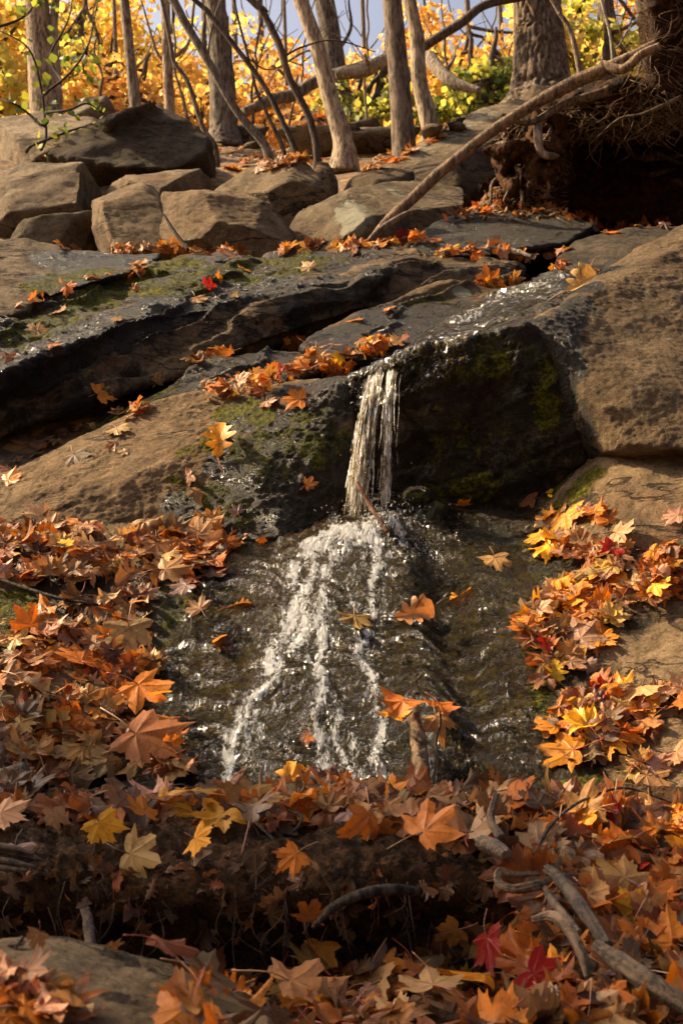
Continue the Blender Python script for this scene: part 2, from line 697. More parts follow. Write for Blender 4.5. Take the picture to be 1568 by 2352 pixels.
def rough_rock(me, amp, scale, layer=1.0, seed=0, micro=.007, mscale=26, strata=0):
    c, n = cos_of(me), nor_of(me)
    q = c + seed * 3.7
    # broad form, chipped planes, a little foliation, then the rough grain of the surface
    big = fbm(q * scale, 3)
    chip = np.abs(fbm(q * scale * 1.6 + 5, 2))
    R = np.array(Matrix.Rotation(rad(24), 3, 'Y') @ Matrix.Rotation(rad(20), 3, 'X'))
    l = (q @ R.T) * np.array([.5, .9, 3.2])
    lay = fbm(l * scale * 1.9, 3)
    cell = np.abs(fbm(q * scale * 4.5 + 9, 3, .6))
    pit = fbm(q * mscale, 4, .72)
    rub = sstep(-.25, .3, fbm(q * scale * 1.1 + 70, 2))          # some faces are smoother than others
    d = amp * (.9 * big + .5 * chip + .20 * layer * lay - .30 * cell) + micro * pit * (.45 + .75 * rub)
    if strata:                              # ledges of the bedding, broken off along their length
        s = q @ np.array([-.30, -.42, .86]) / .085 + 1.3 * fbm(q * np.array([1.6, 3, 3]), 3)
        f = s - np.floor(s)
        hgt = _grad[_perm[np.floor(s).astype(np.int64) & 511], 0]
        d = d + strata * (hgt * sstep(0, .18, f) * sstep(1, .82, f) + .5 * (f - .5))
    set_cos(me, c + n * d[:, None])


def chisel(me, k, seed, lo=.82, hi=.975):
    """break flat facets off the form"""
    r = np.random.default_rng(seed + 400)
    c = cos_of(me)
    for i in range(k):
        v = r.normal(size=3) + np.array([-.2, -.7, .35])
        v /= np.linalg.norm(v)
        s = c @ v
        # the facet is a little warped
        lim = np.quantile(s, r.uniform(lo, hi)) + .010 * fbm(c * 4 + i, 2)
        e = np.clip(s - lim, 0, None)
        c = c - v * e[:, None]
    set_cos(me, c)


def paint(me, strokes):
    """strokes: list of (channel, centre, radius, strength)"""
    c = cos_of(me)
    wm = np.zeros((len(c), 3))
    for ch, ctr, r, s in strokes:
        d = np.linalg.norm(c - np.array(ctr), axis=1) / r
        wm[:, ch] = np.maximum(wm[:, ch], s * (1 - sstep(.35, 1.0, d)))
    return wm


def front(x, y, bvh):
    h = bvh.ray_cast(Vector((0, 0, CAM_Z)), ray_dir(x, y).normalized())
    return h[0]


def strokes_from(me, lst):
    """(channel, (x,y), ... radius in metres) brush dabs laid on the rock's front surface"""
    if not lst:
        return []
    bvh = BVHTree.FromPolygons([tuple(v) for v in cos_of(me)], quads_of(me))
    out = []
    for ch, pts, r, s in lst:
        p = np.array(pts, float)
        dense = [p[0]]
        for a, b in zip(p[:-1], p[1:]):
            k = max(1, int(np.linalg.norm(b - a) / 35))
            for i in range(1, k + 1):
                dense.append(a + (b - a) * i / k)
        for x, y in dense:
            h = front(x, y, bvh)
            if h is not None:
                out.append((ch, tuple(h), r, s))
    return out


ROCKS = {}


def rock(name, label, hulls, th=.5, voxel=.014, amp=.03, scale=3.0, layer=1.0, tint=(1, 1, 1), strokes=(), seed=None,
         base_wm=(0, 0, 0), smooth_it=1, micro=.007, mscale=26, strata=0, cat='rock', group=None, down=0.0, chips=0):
    seed = len(ROCKS) if seed is None else seed
    bm = bmesh.new()
    for h in hulls:
        pts = []
        t = th
        for q in h:
            if len(q) == 1:
                t = q[0]
                continue
            p = P(*q[:3])
            if name == 'boulder' and chips is not None:
                mx = sum(w_[0] for w_ in h) / len(h)
                my = sum(w_[1] for w_ in h) / len(h)
                p = P(q[0] + (q[0] - mx) * .09, q[1] + (q[1] - my) * .10, q[2] - .04)
            pts.append(p)
            pts.append(p + Vector((0, t, -down)))
        hull_into(bm, pts)
    me = remeshed(name, bm, voxel, smooth_it)
    if chips or name == 'boulder' and chips is not None:
        chisel(me, chips or 14, seed)
        amp *= .55
        micro = max(micro, .011)
    rough_rock(me, amp, scale, layer, seed, micro, mscale, strata)
    wm = paint(me, strokes_from(me, strokes))
    wm = np.maximum(wm, np.array(base_wm))
    col_attr(me, 'wm', wm)
    smooth_me(me)
    add_surface(me)
    key = name if name not in ROCKS else name + str(len(ROCKS))
    ROCKS[key] = me
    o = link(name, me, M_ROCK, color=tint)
    tag(o, label, cat, group)
    return o


W, MO, LI = 0, 1, 2
# --- far boulders
rock('boulder', 'rounded pale boulder on the crest behind the greenbrier twigs, left',
     [[(135, 235, 13), (150, 205, 13), (195, 195, 13), (240, 215, 13), (272, 275, 12.8), (180, 290, 12.6), (130, 275, 12.6)]], .9, .05, .08, 1.6)
rock('boulder', 'low pale boulder at the left edge, just left of the dark pointed boulder',
     [[(-60, 275, 11.2), (30, 255, 11.3), (100, 252, 11.3), (190, 268, 11), (262, 275, 10.8), (190, 330, 10.3), (90, 352, 10.2), (-60, 360, 10.2)]],
     .9, .04, .07, 1.8, tint=(1.43, 1.36, 1.25))
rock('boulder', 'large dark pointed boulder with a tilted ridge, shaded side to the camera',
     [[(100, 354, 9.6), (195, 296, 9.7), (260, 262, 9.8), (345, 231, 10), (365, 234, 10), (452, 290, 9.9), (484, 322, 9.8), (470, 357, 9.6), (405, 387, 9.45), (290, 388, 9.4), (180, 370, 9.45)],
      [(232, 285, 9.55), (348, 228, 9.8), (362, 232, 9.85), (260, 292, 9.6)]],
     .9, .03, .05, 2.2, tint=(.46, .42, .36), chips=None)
rock('boulder', 'broad grey boulder at the left edge under the dark pointed one',
     [[(-80, 348, 9.0), (60, 347, 9.1), (150, 362, 9.0), (222, 382, 8.9), (240, 432, 8.7), (190, 475, 8.5), (100, 470, 8.5), (20, 530, 8.4), (-80, 535, 8.4)]],
     .8, .03, .06, 2.2, layer=.6, tint=(1.10, 1.02, 0.89))
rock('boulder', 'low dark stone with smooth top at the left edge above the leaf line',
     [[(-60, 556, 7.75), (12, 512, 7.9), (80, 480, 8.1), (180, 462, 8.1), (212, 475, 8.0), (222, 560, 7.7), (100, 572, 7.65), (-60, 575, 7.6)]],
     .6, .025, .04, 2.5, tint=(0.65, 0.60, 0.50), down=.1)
rock('boulder', 'upright blocky tan boulder leaning right, left of the jagged one',
     [[(176, 472, 7.75), (238, 432, 8.0), (308, 405, 8.1), (345, 420, 8.0), (365, 470, 7.7), (382, 560, 7.5), (330, 585, 7.4), (240, 585, 7.4), (205, 550, 7.5), (190, 500, 7.65)]],
     .6, .022, .035, 2.5, tint=(1.17, 1.02, 0.82))
rock('boulder', 'half hidden pale cracked boulder behind the blocky and jagged ones',
     [[(215, 400, 8.9), (285, 392, 8.9), (340, 366, 9), (390, 358, 9), (470, 390, 8.9), (500, 430, 8.7), (400, 470, 8.5), (240, 450, 8.5)]],
     .7, .025, .05, 2.8, tint=(1.37, 1.24, 1.08))
rock('boulder', 'jagged tan boulder with a bright broken facet, centre of the row',
     [[(346, 466, 7.45), (372, 408, 7.7), (440, 397, 7.9), (470, 418, 7.8), (476, 500, 7.25), (455, 575, 7.15), (430, 575, 7.2), (365, 512, 7.35)],
      [(440, 400, 7.9), (520, 428, 7.8), (640, 480, 7.7), (700, 545, 7.6), (690, 580, 7.4), (560, 585, 7.25), (500, 585, 7.2), (505, 500, 7.35), (466, 455, 7.6)],
      [(470, 465, 7.35), (492, 500, 7.3), (508, 580, 7.18), (430, 580, 7.15)]],
     .55, .016, .035, 3.0, tint=(1.10, 0.94, 0.73), smooth_it=2)
rock('boulder', 'rounded grey dome boulder behind the jagged one and left of the lichened one',
     [[(488, 405, 8.4), (520, 368, 8.6), (600, 357, 8.7), (690, 368, 8.7), (728, 405, 8.6), (742, 450, 8.4), (690, 500, 8.1), (600, 500, 8.1), (500, 450, 8.2)]],
     .8, .022, .035, 2.6, layer=.5, tint=(1.23, 1.12, 0.93))
rock('boulder', 'small brown boulder tucked behind the right of the grey dome',
     [[(695, 372, 9.2), (755, 374, 9.2), (772, 410, 9.1), (768, 450, 8.9), (700, 455, 8.9)]], .5, .03, .03, 3, tint=(0.98, 0.82, 0.62))
rock('boulder', 'dark boulder blotched with pale lichen beside the foot of the diagonal branch',
     [[(668, 478, 7.55), (692, 450, 7.7), (760, 440, 7.85), (810, 424, 8.0), (950, 410, 8.2), (1045, 425, 8.2), (1050, 490, 7.7), (930, 535, 7.35), (850, 570, 7.2), (720, 572, 7.25), (682, 510, 7.4)]],
     .5, .018, .03, 3, layer=.7, tint=(0.94, 0.87, 0.73),
     strokes=[(LI, [(800, 480), (815, 510)], .16, .9), (LI, [(905, 440), (915, 445)], .09, .8), (LI, [(690, 475)], .06, .6), (LI, [(840, 500), (960, 450)], .22, .35)])
rock('boulder', 'dark flat slab wedged behind the lichened boulder',
     [[(766, 415, 8.9), (850, 384, 9.1), (930, 376, 9.2), (1000, 372, 9.2), (1035, 398, 9.0), (960, 440, 8.7), (800, 440, 8.7)]],
     .6, .028, .035, 2.8, tint=(0.81, 0.72, 0.59))
rock('rock_slab', 'long pale slab rising diagonally to the right under the two twin trunks',
     [[(872, 388, 9.3), (950, 342, 9.7), (1030, 290, 10), (1060, 264, 10.2), (1140, 240, 10.4), (1225, 222, 10.6), (1240, 245, 10.3), (1150, 305, 9.8), (1045, 362, 9.4), (960, 392, 9.2)]],
     .5, .028, .04, 2.6, tint=(1.17, 1.08, 0.91), strokes=[(LI, [(960, 345), (1100, 262)], .3, .6)])
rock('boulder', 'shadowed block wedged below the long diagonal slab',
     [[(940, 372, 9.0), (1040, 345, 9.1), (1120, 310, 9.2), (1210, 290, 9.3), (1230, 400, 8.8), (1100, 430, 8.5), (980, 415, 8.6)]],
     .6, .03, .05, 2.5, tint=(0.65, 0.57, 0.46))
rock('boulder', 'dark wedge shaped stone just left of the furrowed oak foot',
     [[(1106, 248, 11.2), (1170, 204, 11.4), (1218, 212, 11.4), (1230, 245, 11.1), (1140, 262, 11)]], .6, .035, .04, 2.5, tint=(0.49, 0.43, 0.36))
rock('boulder', 'brown boulder against the foot of the furrowed oak',
     [[(1186, 215, 11.2), (1225, 186, 11.4), (1272, 163, 11.5), (1320, 180, 11.5), (1335, 230, 11.1), (1210, 245, 11)]], .6, .03, .04, 2.5, tint=(0.91, 0.77, 0.63))
rock('boulder', 'squarish dark stone under the fallen log between the thin stems',
     [[(690, 236, 12.4), (752, 232, 12.4), (756, 285, 12), (690, 296, 11.9)]], .6, .04, .05, 2, tint=(0.72, 0.64, 0.57))
rock('boulder', 'pale triangular stone among the roots of the uprooted tree',
     [[(1070, 485, 7.55), (1112, 446, 7.7), (1182, 402, 7.9), (1204, 432, 7.8), (1180, 485, 7.5)]], .35, .02, .025, 3.5, tint=(1.23, 1.02, 0.75))
# --- wet ledge slabs
rock('rock_slab', 'wet dark slab lying under the mouth of the root hollow',
     [[(930, 560, 6.95), (1000, 510, 7.2), (1080, 486, 7.35), (1280, 484, 7.4), (1375, 512, 7.2), (1300, 560, 6.9), (1100, 590, 6.8), (960, 590, 6.8)]],
     .7, .016, .035, 3, tint=(1.0, .98, .95), base_wm=(.75, .05, 0))
rock('rock_slab', 'dark damp slab end right of the ledge, behind the orange upright leaf',
     [[(1280, 590, 6.65), (1320, 548, 6.9), (1420, 528, 7.0), (1545, 518, 7.0), (1640, 515, 7.0), (1640, 640, 6.5), (1450, 640, 6.4), (1300, 630, 6.5)]],
     .7, .018, .03, 3, tint=(.6, .55, .5), base_wm=(.35, 0, 0))
rock('rock_slab', 'pale dry slab at the left edge beside the wet trickle',
     [[(-90, 552, 6.7), (60, 548, 6.8), (138, 568, 6.8), (150, 600, 6.6), (110, 660, 6.2), (60, 715, 5.95), (-90, 760, 5.8)],
      [(100, 580, 6.75), (240, 582, 6.85), (370, 586, 6.9), (340, 615, 6.6), (220, 645, 6.3), (110, 680, 6.1)]],
     .6, .014, .03, 3, tint=(.95, .87, .76), strokes=[(W, [(150, 600), (360, 592)], .22, 1), (W, [(130, 650), (220, 630)], .2, .9), (MO, [(95, 655), (150, 640), (230, 625)], .14, .8)])
A_TOP = [(-120, 770, 5.75), (0, 722, 5.95), (100, 682, 6.2), (200, 640, 6.45), (350, 602, 6.75), (540, 577, 6.95), (800, 571, 7.0), (1000, 567, 7.0), (1190, 588, 6.95), (1215, 612, 6.8)]
A_CRE = [(-120, 900, 5.3), (0, 858, 5.42), (150, 788, 5.68), (330, 728, 5.95), (560, 682, 6.2), (800, 640, 6.4), (1000, 604, 6.65), (1180, 606, 6.75)]
A_BOT = [(-120, 1020, 5.42), (0, 985, 5.50), (200, 925, 5.64), (420, 862, 5.84), (560, 795, 6.04), (730, 735, 6.26), (900, 690, 6.42), (1100, 650, 6.6), (1215, 635, 6.72)]


def slab_strips(top, cre, bot, cuts):
    res = []
    for a, b in cuts:
        pts = []
        for ln in (top, cre, bot):
            xs = [q[0] for q in ln]
            for x in [a, b] + [q[0] for q in ln if a < q[0] < b]:
                pts.append((x, float(np.interp(x, xs, [q[1] for q in ln])), float(np.interp(x, xs, [q[2] for q in ln]))))
        res.append(pts)
    return res


rock('rock_slab', 'great tilted wet mossy slab crossing the left half below the leaf ledge',
     slab_strips(A_TOP, A_CRE, A_BOT, [(-120, 60), (20, 220), (170, 400), (350, 620), (560, 830), (780, 1020), (980, 1190)]),
     .6, .0085, .034, 3.4, tint=(.95, .82, .66), smooth_it=3, micro=.013, mscale=24, strata=.026,
     strokes=[(W, [(0, 760), (150, 690), (340, 640), (540, 610), (800, 590)], .42, .62), (W, [(0, 860), (200, 770), (400, 700), (600, 655)], .22, .9), (W, [(60, 960), (300, 880)], .2, .5),
              (W, [(620, 640), (700, 680), (820, 640)], .3, .6), (W, [(880, 600), (1000, 640), (1150, 620)], .25, .35),
              (MO, [(60, 780), (160, 725), (300, 675), (420, 655)], .2, .60), (MO, [(420, 640), (600, 600), (760, 595)], .15, .56), (MO, [(200, 660), (420, 605)], .16, .75), (MO, [(560, 640), (720, 610)], .14, .6)])
rock('rock_slab', 'dark overhung slab with one round pale lichen patch at its right end',
     [[(690, 800, 5.85), (760, 745, 6.05), (900, 692, 6.25), (1000, 656, 6.4), (1090, 648, 6.45), (1200, 662, 6.4), (1100, 745, 5.95), (960, 810, 5.7), (800, 840, 5.6)]],
     .5, .010, .025, 3, layer=.7, tint=(.80, .66, .50), strata=.022, smooth_it=2, strokes=[(W, [(720, 790), (900, 740), (1000, 720)], .3, .9), (W, [(760, 820), (900, 800)], .25, 1), (LI, [(1060, 672)], .065, 1.4), (MO, [(960, 690), (1010, 680)], .1, .4)])
rock('rock_slab', 'narrow wet rib of rock left of the fall, above the pale dry boulder',
     [[(60, 1060, 5.35), (200, 985, 5.45), (310, 930, 5.6), (430, 845, 5.75), (500, 812, 5.85), (600, 796, 5.9), (725, 795, 5.9), (760, 840, 5.7), (640, 890, 5.5), (480, 925, 5.35), (300, 985, 5.25), (150, 1060, 5.2)]],
     .5, .010, .025, 3.2, tint=(.80, .68, .52), strata=.022, smooth_it=2, strokes=[(W, [(220, 975), (440, 870), (700, 810)], .3, 1), (MO, [(160, 1010), (260, 960), (380, 900)], .10, .55), (MO, [(500, 830), (640, 850)], .1, .3)])
# --- the left flank of the fall: dry boulder running into the wet wall
rock('boulder', 'pale dry boulder left of the fall, wet and mossy on its right side',
     [[(-150, 1190, 5.05), (0, 1128, 5.15), (80, 1055, 5.25), (200, 992, 5.32), (330, 932, 5.38), (420, 906, 5.4), (490, 900, 5.38), (520, 1000, 5.1), (500, 1150, 4.95), (400, 1250, 4.84), (0, 1290, 4.78), (-150, 1290, 4.78)],
      [(480, 900, 5.38), (600, 905, 5.3), (720, 872, 5.28), (800, 862, 5.22), (815, 960, 5.15), (805, 1080, 5.1), (790, 1180, 4.98), (640, 1240, 4.86), (430, 1250, 4.84), (440, 1080, 5.02)]],
     .7, .0075, .024, 3.2, layer=.6, tint=(1.3, 1.07, .80), smooth_it=7, micro=.010, mscale=34, chips=None,
     strokes=[(W, [(560, 960), (700, 920), (780, 900)], .17, 1), (W, [(560, 1060), (760, 1060)], .2, 1), (W, [(480, 1180), (760, 1160)], .2, 1), (W, [(590, 1120), (700, 1000)], .2, 1), (W, [(430, 1190), (410, 1160)], .1, .6), (W, [(0, 1180)], .05, .8),
              (MO, [(520, 950), (570, 935), (600, 960)], .10, .75), (MO, [(430, 1040), (480, 1020)], .07, .6), (MO, [(640, 1080), (660, 1000), (690, 960)], .08, .5), (MO, [(740, 950), (730, 1060)], .06, .45), (MO, [(420, 1110), (560, 1180)], .1, .5), (MO, [(520, 1000), (620, 1050), (740, 1000)], .16, .52)])
# --- the lip, the stream bed above it and the dark wall right of the fall
BED = rock('rock_slab', 'dark dripping rock wall under the lip, right of the fall',
     [[(800, 862, 5.20), (900, 822, 5.12), (960, 797, 5.10), (1080, 768, 5.08), (1200, 745, 5.06), (1270, 745, 5.1), (1310, 900, 5.0), (1340, 1060, 5.02), (1250, 1150, 5.05), (1100, 1200, 5.08), (900, 1215, 5.12), (790, 1190, 5.15), (810, 1000, 5.22)],
      [(.3,), (850, 858, 5.15), (965, 782, 5.4), (1085, 700, 5.9), (1200, 650, 6.3), (1345, 612, 6.6), (1400, 640, 6.3), (1300, 715, 5.5), (1230, 742, 5.12), (960, 800, 5.1)]],
     .9, .0085, .046, 3.6, layer=.6, tint=(1.05, .92, .72), smooth_it=4, micro=.015, mscale=30, strata=.016, base_wm=(.62, .12, 0),
     strokes=[(MO, [(900, 840), (1100, 800), (1230, 850)], .16, .34), (MO, [(1000, 1000), (1200, 1050)], .2, .30), (W, [(860, 860), (1080, 760), (1200, 690), (1340, 630)], .3, 1), (W, [(950, 850), (1200, 800)], .25, 1), (W, [(950, 1100), (1200, 1000)], .3, 1), (MO, [(1000, 850), (1130, 830)], .12, .45), (MO, [(1260, 850), (1250, 960)], .09, .55), (MO, [(1000, 800), (1150, 715), (1250, 660)], .12, .40), (MO, [(950, 1180), (1100, 1120)], .15, .45)])
rock('boulder', 'huge brown boulder filling the right edge beside the fall',
     [[(1225, 745, 5.10), (1300, 690, 5.35), (1395, 612, 5.75), (1480, 562, 5.95), (1568, 515, 6.1), (1750, 470, 6.2), (1800, 1050, 4.72), (1568, 1030, 4.74), (1440, 1020, 4.80), (1395, 1040, 4.88), (1330, 985, 4.98), (1285, 900, 5.02), (1262, 820, 5.04)],
      [(1380, 930, 4.86), (1440, 1000, 4.84), (1800, 1010, 4.80), (1800, 1130, 4.90), (1430, 1120, 5.0), (1360, 1090, 5.04), (1330, 1000, 5.02)]],
     .8, .0085, .030, 2.6, layer=.5, tint=(.98, .84, .66), smooth_it=7, micro=.008, mscale=46, chips=None,
     strokes=[(W, [(1260, 760), (1290, 850), (1270, 950)], .14, 1), (W, [(1330, 700), (1260, 780)], .12, .8), (W, [(1390, 620), (1340, 660)], .12, .8), (W, [(1330, 960), (1350, 1030)], .1, .6), (MO, [(1270, 860), (1260, 940)], .06, .5)])


# --- the lower slab that the water slides down, with the dry right flank
def slab_z(X, Y):
    X, Y = np.asarray(X, float), np.asarray(Y, float)
    sh = X.shape
    z = np.interp(Y, [3.3, 3.6, 3.8, 4.2, 4.6, 4.95, 5.15, 5.4, 5.7], [.42, .58, .74, 1.04, 1.34, 1.60, 1.74, 1.86, 1.95])
    z = z + .10 * sstep(.55, 1.2, X) + .05 * sstep(1.0, 1.5, X) + .05 * sstep(-.35, -1.0, X)
    z = z + .19 * sstep(.66, .98, X) * sstep(4.3, 4.8, Y)
    q = np.stack([X * 2.0, Y * 2.0, np.zeros(sh)], -1).reshape(-1, 3)
    n = fbm(q + 4, 3).reshape(sh)
    n2 = fbm(q * 4.2 + 3, 4, .55).reshape(sh)
    z = z + .05 * n + .022 * n2
    # rounded step under the fall, bulges and the channel on the right
    for (x, y, r, a) in ((.10, 4.83, .17, .075), (-.02, 4.42, .13, .05), (-.10, 4.12, .10, .045), (.26, 4.05, .16, .05), (.12, 4.55, .10, .035), (-.17, 4.40, .08, -.02), (.30, 4.95, .12, .06), (.62, 4.72, .2, .03)):
        z = z + a * np.exp(-(((X - x) ** 2 + (Y - y) ** 2) / (r * r)))
    cx = np.interp(Y, [3.7, 4.0, 4.4, 4.8], [.33, .36, .34, .30])
    z = z - .045 * np.exp(-((X - cx) / .07) ** 2) * sstep(4.85, 4.6, Y)
    st = fbm(np.stack([X * 3, Y * 9, np.zeros(sh)], -1).reshape(-1, 3) + 31, 3).reshape(sh)
    wz = sstep(.62, .45, np.abs(X + .02)) * sstep(5.0, 4.8, Y)      # broken steps where the water runs
    s = Y / .105 + .9 * np.sin(X * 4) + 2.2 * fbm(np.stack([X * 3.2, Y * 3.2, np.zeros(sh)], -1).reshape(-1, 3) + 77, 3).reshape(sh)
    f = s - np.floor(s)
    z = z + .014 * st + wz * .015 * (sstep(0, .30, f) - f)
    return z


sx = np.arange(-1.75, 1.85, .0085)
sy = np.concatenate([np.arange(3.3, 5.25, .0085), np.arange(5.25, 5.7, .03)])
SX, SY = np.meshgrid(sx, sy)
SZ = slab_z(SX, SY)
fine = fbm(np.stack([SX, SY, SZ], -1).reshape(-1, 3) * 28, 4, .7).reshape(SX.shape)
SZ = SZ + .017 * fine * (1 - .45 * sstep(.7, 1.0, SX))
ny_, nx_ = SX.shape
top = np.stack([SX, SY, SZ], -1).reshape(-1, 3)
bot = top.copy()
bot[:, 2] -= .35
si = np.arange(nx_ * ny_).reshape(ny_, nx_)
fq = np.stack([si[:-1, :-1], si[:-1, 1:], si[1:, 1:], si[1:, :-1]], -1).reshape(-1, 4)
fb = fq[:, ::-1] + nx_ * ny_
edge = np.concatenate([si[0, :], si[1:, -1], si[-1, -2::-1], si[-2:0:-1, 0]])
e2 = np.roll(edge, -1)
fs = np.stack([edge, edge + nx_ * ny_, e2 + nx_ * ny_, e2], -1)
me = new_mesh('rock_slab', np.vstack([top, bot]), np.vstack([fq, fb, fs]))
slab_bvh = BVHTree.FromPolygons([tuple(v) for v in top], [tuple(f) for f in fq])
dabs = [(W, [(1000, 1230), (900, 1500), (700, 1750)], .5, 1.5), (W, [(1080, 1250), (1100, 1500), (1120, 1800)], .3, 1.6), (W, [(520, 1280), (450, 1500), (480, 1800)], .26, 1.5), (W, [(870, 1210), (780, 1260), (700, 1400), (640, 1560), (560, 1720)], .26, 1), (W, [(860, 1260), (850, 1500), (830, 1780)], .30, 1), (W, [(980, 1230), (1060, 1400), (1080, 1600), (1120, 1780)], .26, 1),
        (W, [(560, 1240), (500, 1440), (420, 1600), (420, 1780)], .26, 1), (W, [(1150, 1180), (1200, 1280), (1180, 1400)], .2, .9), (W, [(300, 1380), (120, 1360), (60, 1420)], .2, .9), (W, [(120, 1820), (260, 1830)], .2, 1),
        (W, [(1330, 1180), (1230, 1640), (1350, 1830)], .14, .6), (W, [(1480, 1230), (1440, 1420), (1360, 1540)], .16, .38), (W, [(1250, 1540), (1150, 1560)], .18, 1), (W, [(1150, 1700), (1250, 1820)], .2, 1),
        (MO, [(30, 1380), (20, 1440), (90, 1460)], .12, .8), (MO, [(440, 1400), (520, 1430)], .1, .5), (MO, [(1230, 1600), (1210, 1650)], .10, .7), (MO, [(1340, 1830), (1420, 1840)], .12, .7), (MO, [(1350, 1100), (1300, 1150)], .1, .7),
        (MO, [(980, 1190), (960, 1170)], .1, .55), (MO, [(660, 1600), (900, 1510), (880, 1350)], .12, .28), (MO, [(1150, 1140), (1260, 1130)], .12, .5), (MO, [(450, 1300), (560, 1450), (520, 1650)], .3, .38), (MO, [(900, 1350), (1000, 1500), (1100, 1700), (1150, 1300)], .3, .38), (MO, [(690, 1640), (800, 1560)], .14, .30), (MO, [(380, 1400), (400, 1480)], .1, .4)]
st = []
for ch, pts, r, s in dabs:
    p = np.array(pts, float)
    for a, b in (zip(p[:-1], p[1:]) if len(p) > 1 else [(p[0], p[0])]):
        for i in range(5):
            x, y = a + (b - a) * i / 4
            h = front(x, y, slab_bvh)
            if h is not None:
                st.append((ch, tuple(h), r, s))
col_attr(me, 'wm', paint(me, st))
smooth_me(me)
add_surface(me)
tag(link('rock_slab', me, M_ROCK, color=(1.4, 1.18, .90)), 'broad sloping slab with the cascade sliding down it, dry along its right edge', 'rock')

# small mossy stones beside the pool
for (x, y, w_, h_, Y, lab) in ((960, 1150, 40, 34, 4.98, 'small rounded mossy stone right of the splash pool'), (1000, 1185, 30, 36, 4.92, 'second small mossy stone, lower right of the splash pool')):
    rock('stone', lab, [[(x + w_ * math.cos(a) * r, y + h_ * math.sin(a) * r, Y - .07 * math.sqrt(max(0, 1 - r * r))) for a in np.linspace(0, 6.28, 9)[:-1] for r in (1, .6)]],
         .15, .008, .012, 6, tint=(.6, .55, .45), base_wm=(.9, .45, 0), cat='stone', micro=.01)

# ------------------------------------------------------------------ debris dam and leafy foreground
DX = np.arange(-1.45, 1.5, .011)
prof_hollow = np.array([[4.0, .62], [3.8, .70], [3.62, .76], [3.45, .75], [3.3, .72], [3.18, .70], [3.08, .665], [3.02, .62], [3.02, .57], [3.08, .52], [3.13, .46], [3.14, .42], [3.08, .40], [2.98, .395], [2.8, .40], [2.6, .41], [2.4, .40], [2.1, .34], [1.8, .28]])
prof_slope = np.array([[4.0, .62], [3.8, .70], [3.66, .755], [3.5, .755], [3.38, .735], [3.26, .71], [3.16, .675], [3.08, .64], [3.02, .605], [2.96, .57], [2.9, .54], [2.84, .51], [2.77, .48], [2.7, .46], [2.62, .45], [2.52, .44], [2.4, .42], [2.1, .36], [1.8, .28]])
prof_hollow[:, 1] += 0
tt = np.linspace(0, 1, len(prof_hollow))
T2 = np.linspace(0, 1, 190)
ph = np.stack([catmull([(*p, 0) for p in prof_hollow], 190)[:, k] for k in (0, 1)], 1)
ps = np.stack([catmull([(*p, 0) for p in prof_slope], 190)[:, k] for k in (0, 1)], 1)
wgt = 1 - sstep(.26, .44, DX + .05 * pnoise(np.stack([DX * 4, DX * 0, DX * 0], 1)))
yz = ph[None] * wgt[:, None, None] + ps[None] * (1 - wgt)[:, None, None]
dv = np.concatenate([np.repeat(DX[:, None, None], 190, 1), yz], 2)
q = dv.reshape(-1, 3)
crest = .055 * fbm(np.stack([q[:, 0] * 3.5, q[:, 1] * 3, q[:, 0] * 0], 1) + 2, 3)
dn = fbm(q * 7, 4, .6) * .04 + np.abs(fbm(q * 24, 4, .65)) * .035 + fbm(q * 50, 3, .65) * .012
q = q + np.stack([0 * dn, -dn * .6, crest + dn], 1)
di = np.arange(len(q)).reshape(len(DX), 190)
dq = np.stack([di[:-1, :-1], di[:-1, 1:], di[1:, 1:], di[1:, :-1]], -1).reshape(-1, 4)
nd = len(q)
low = q.copy()
low[:, 2] = -.1
edge = np.concatenate([di[0, :], di[1:, -1], di[-1, -2::-1], di[-2:0:-1, 0]])
e2 = np.roll(edge, -1)
me = new_mesh('debris_bank', np.vstack([q, low]), np.vstack([dq, dq[:, ::-1] + nd, np.stack([edge, e2, e2 + nd, edge + nd], -1)]))
bm = bmesh.new()
bm.from_mesh(me)
bmesh.ops.recalc_face_normals(bm, faces=bm.faces)
bm.to_mesh(me)
bm.free()
smooth_me(me)
add_surface(me)
tag(link('debris_bank', me, M_SOIL, color=(2.4, 1.8, 1.25)), 'dark rotting bank of wet leaves and soil across the foreground, hollowed underneath', 'debris bank')

rock('boulder', 'blurred boulder with sunlight put in its tint, in the bottom left corner, nearest the camera',
     [[(-200, 2225, 2.05), (0, 2212, 2.1), (80, 2210, 2.12), (200, 2245, 2.15), (290, 2275, 2.15), (400, 2310, 2.1), (452, 2365, 2.05), (430, 2500, 1.9), (-200, 2500, 1.85)]],
     .25, .006, .012, 5, layer=.3, tint=(1.7, 1.5, 1.15), smooth_it=4, micro=.007, mscale=45, chips=None)  # raised tint stands in for sun falling on this boulder

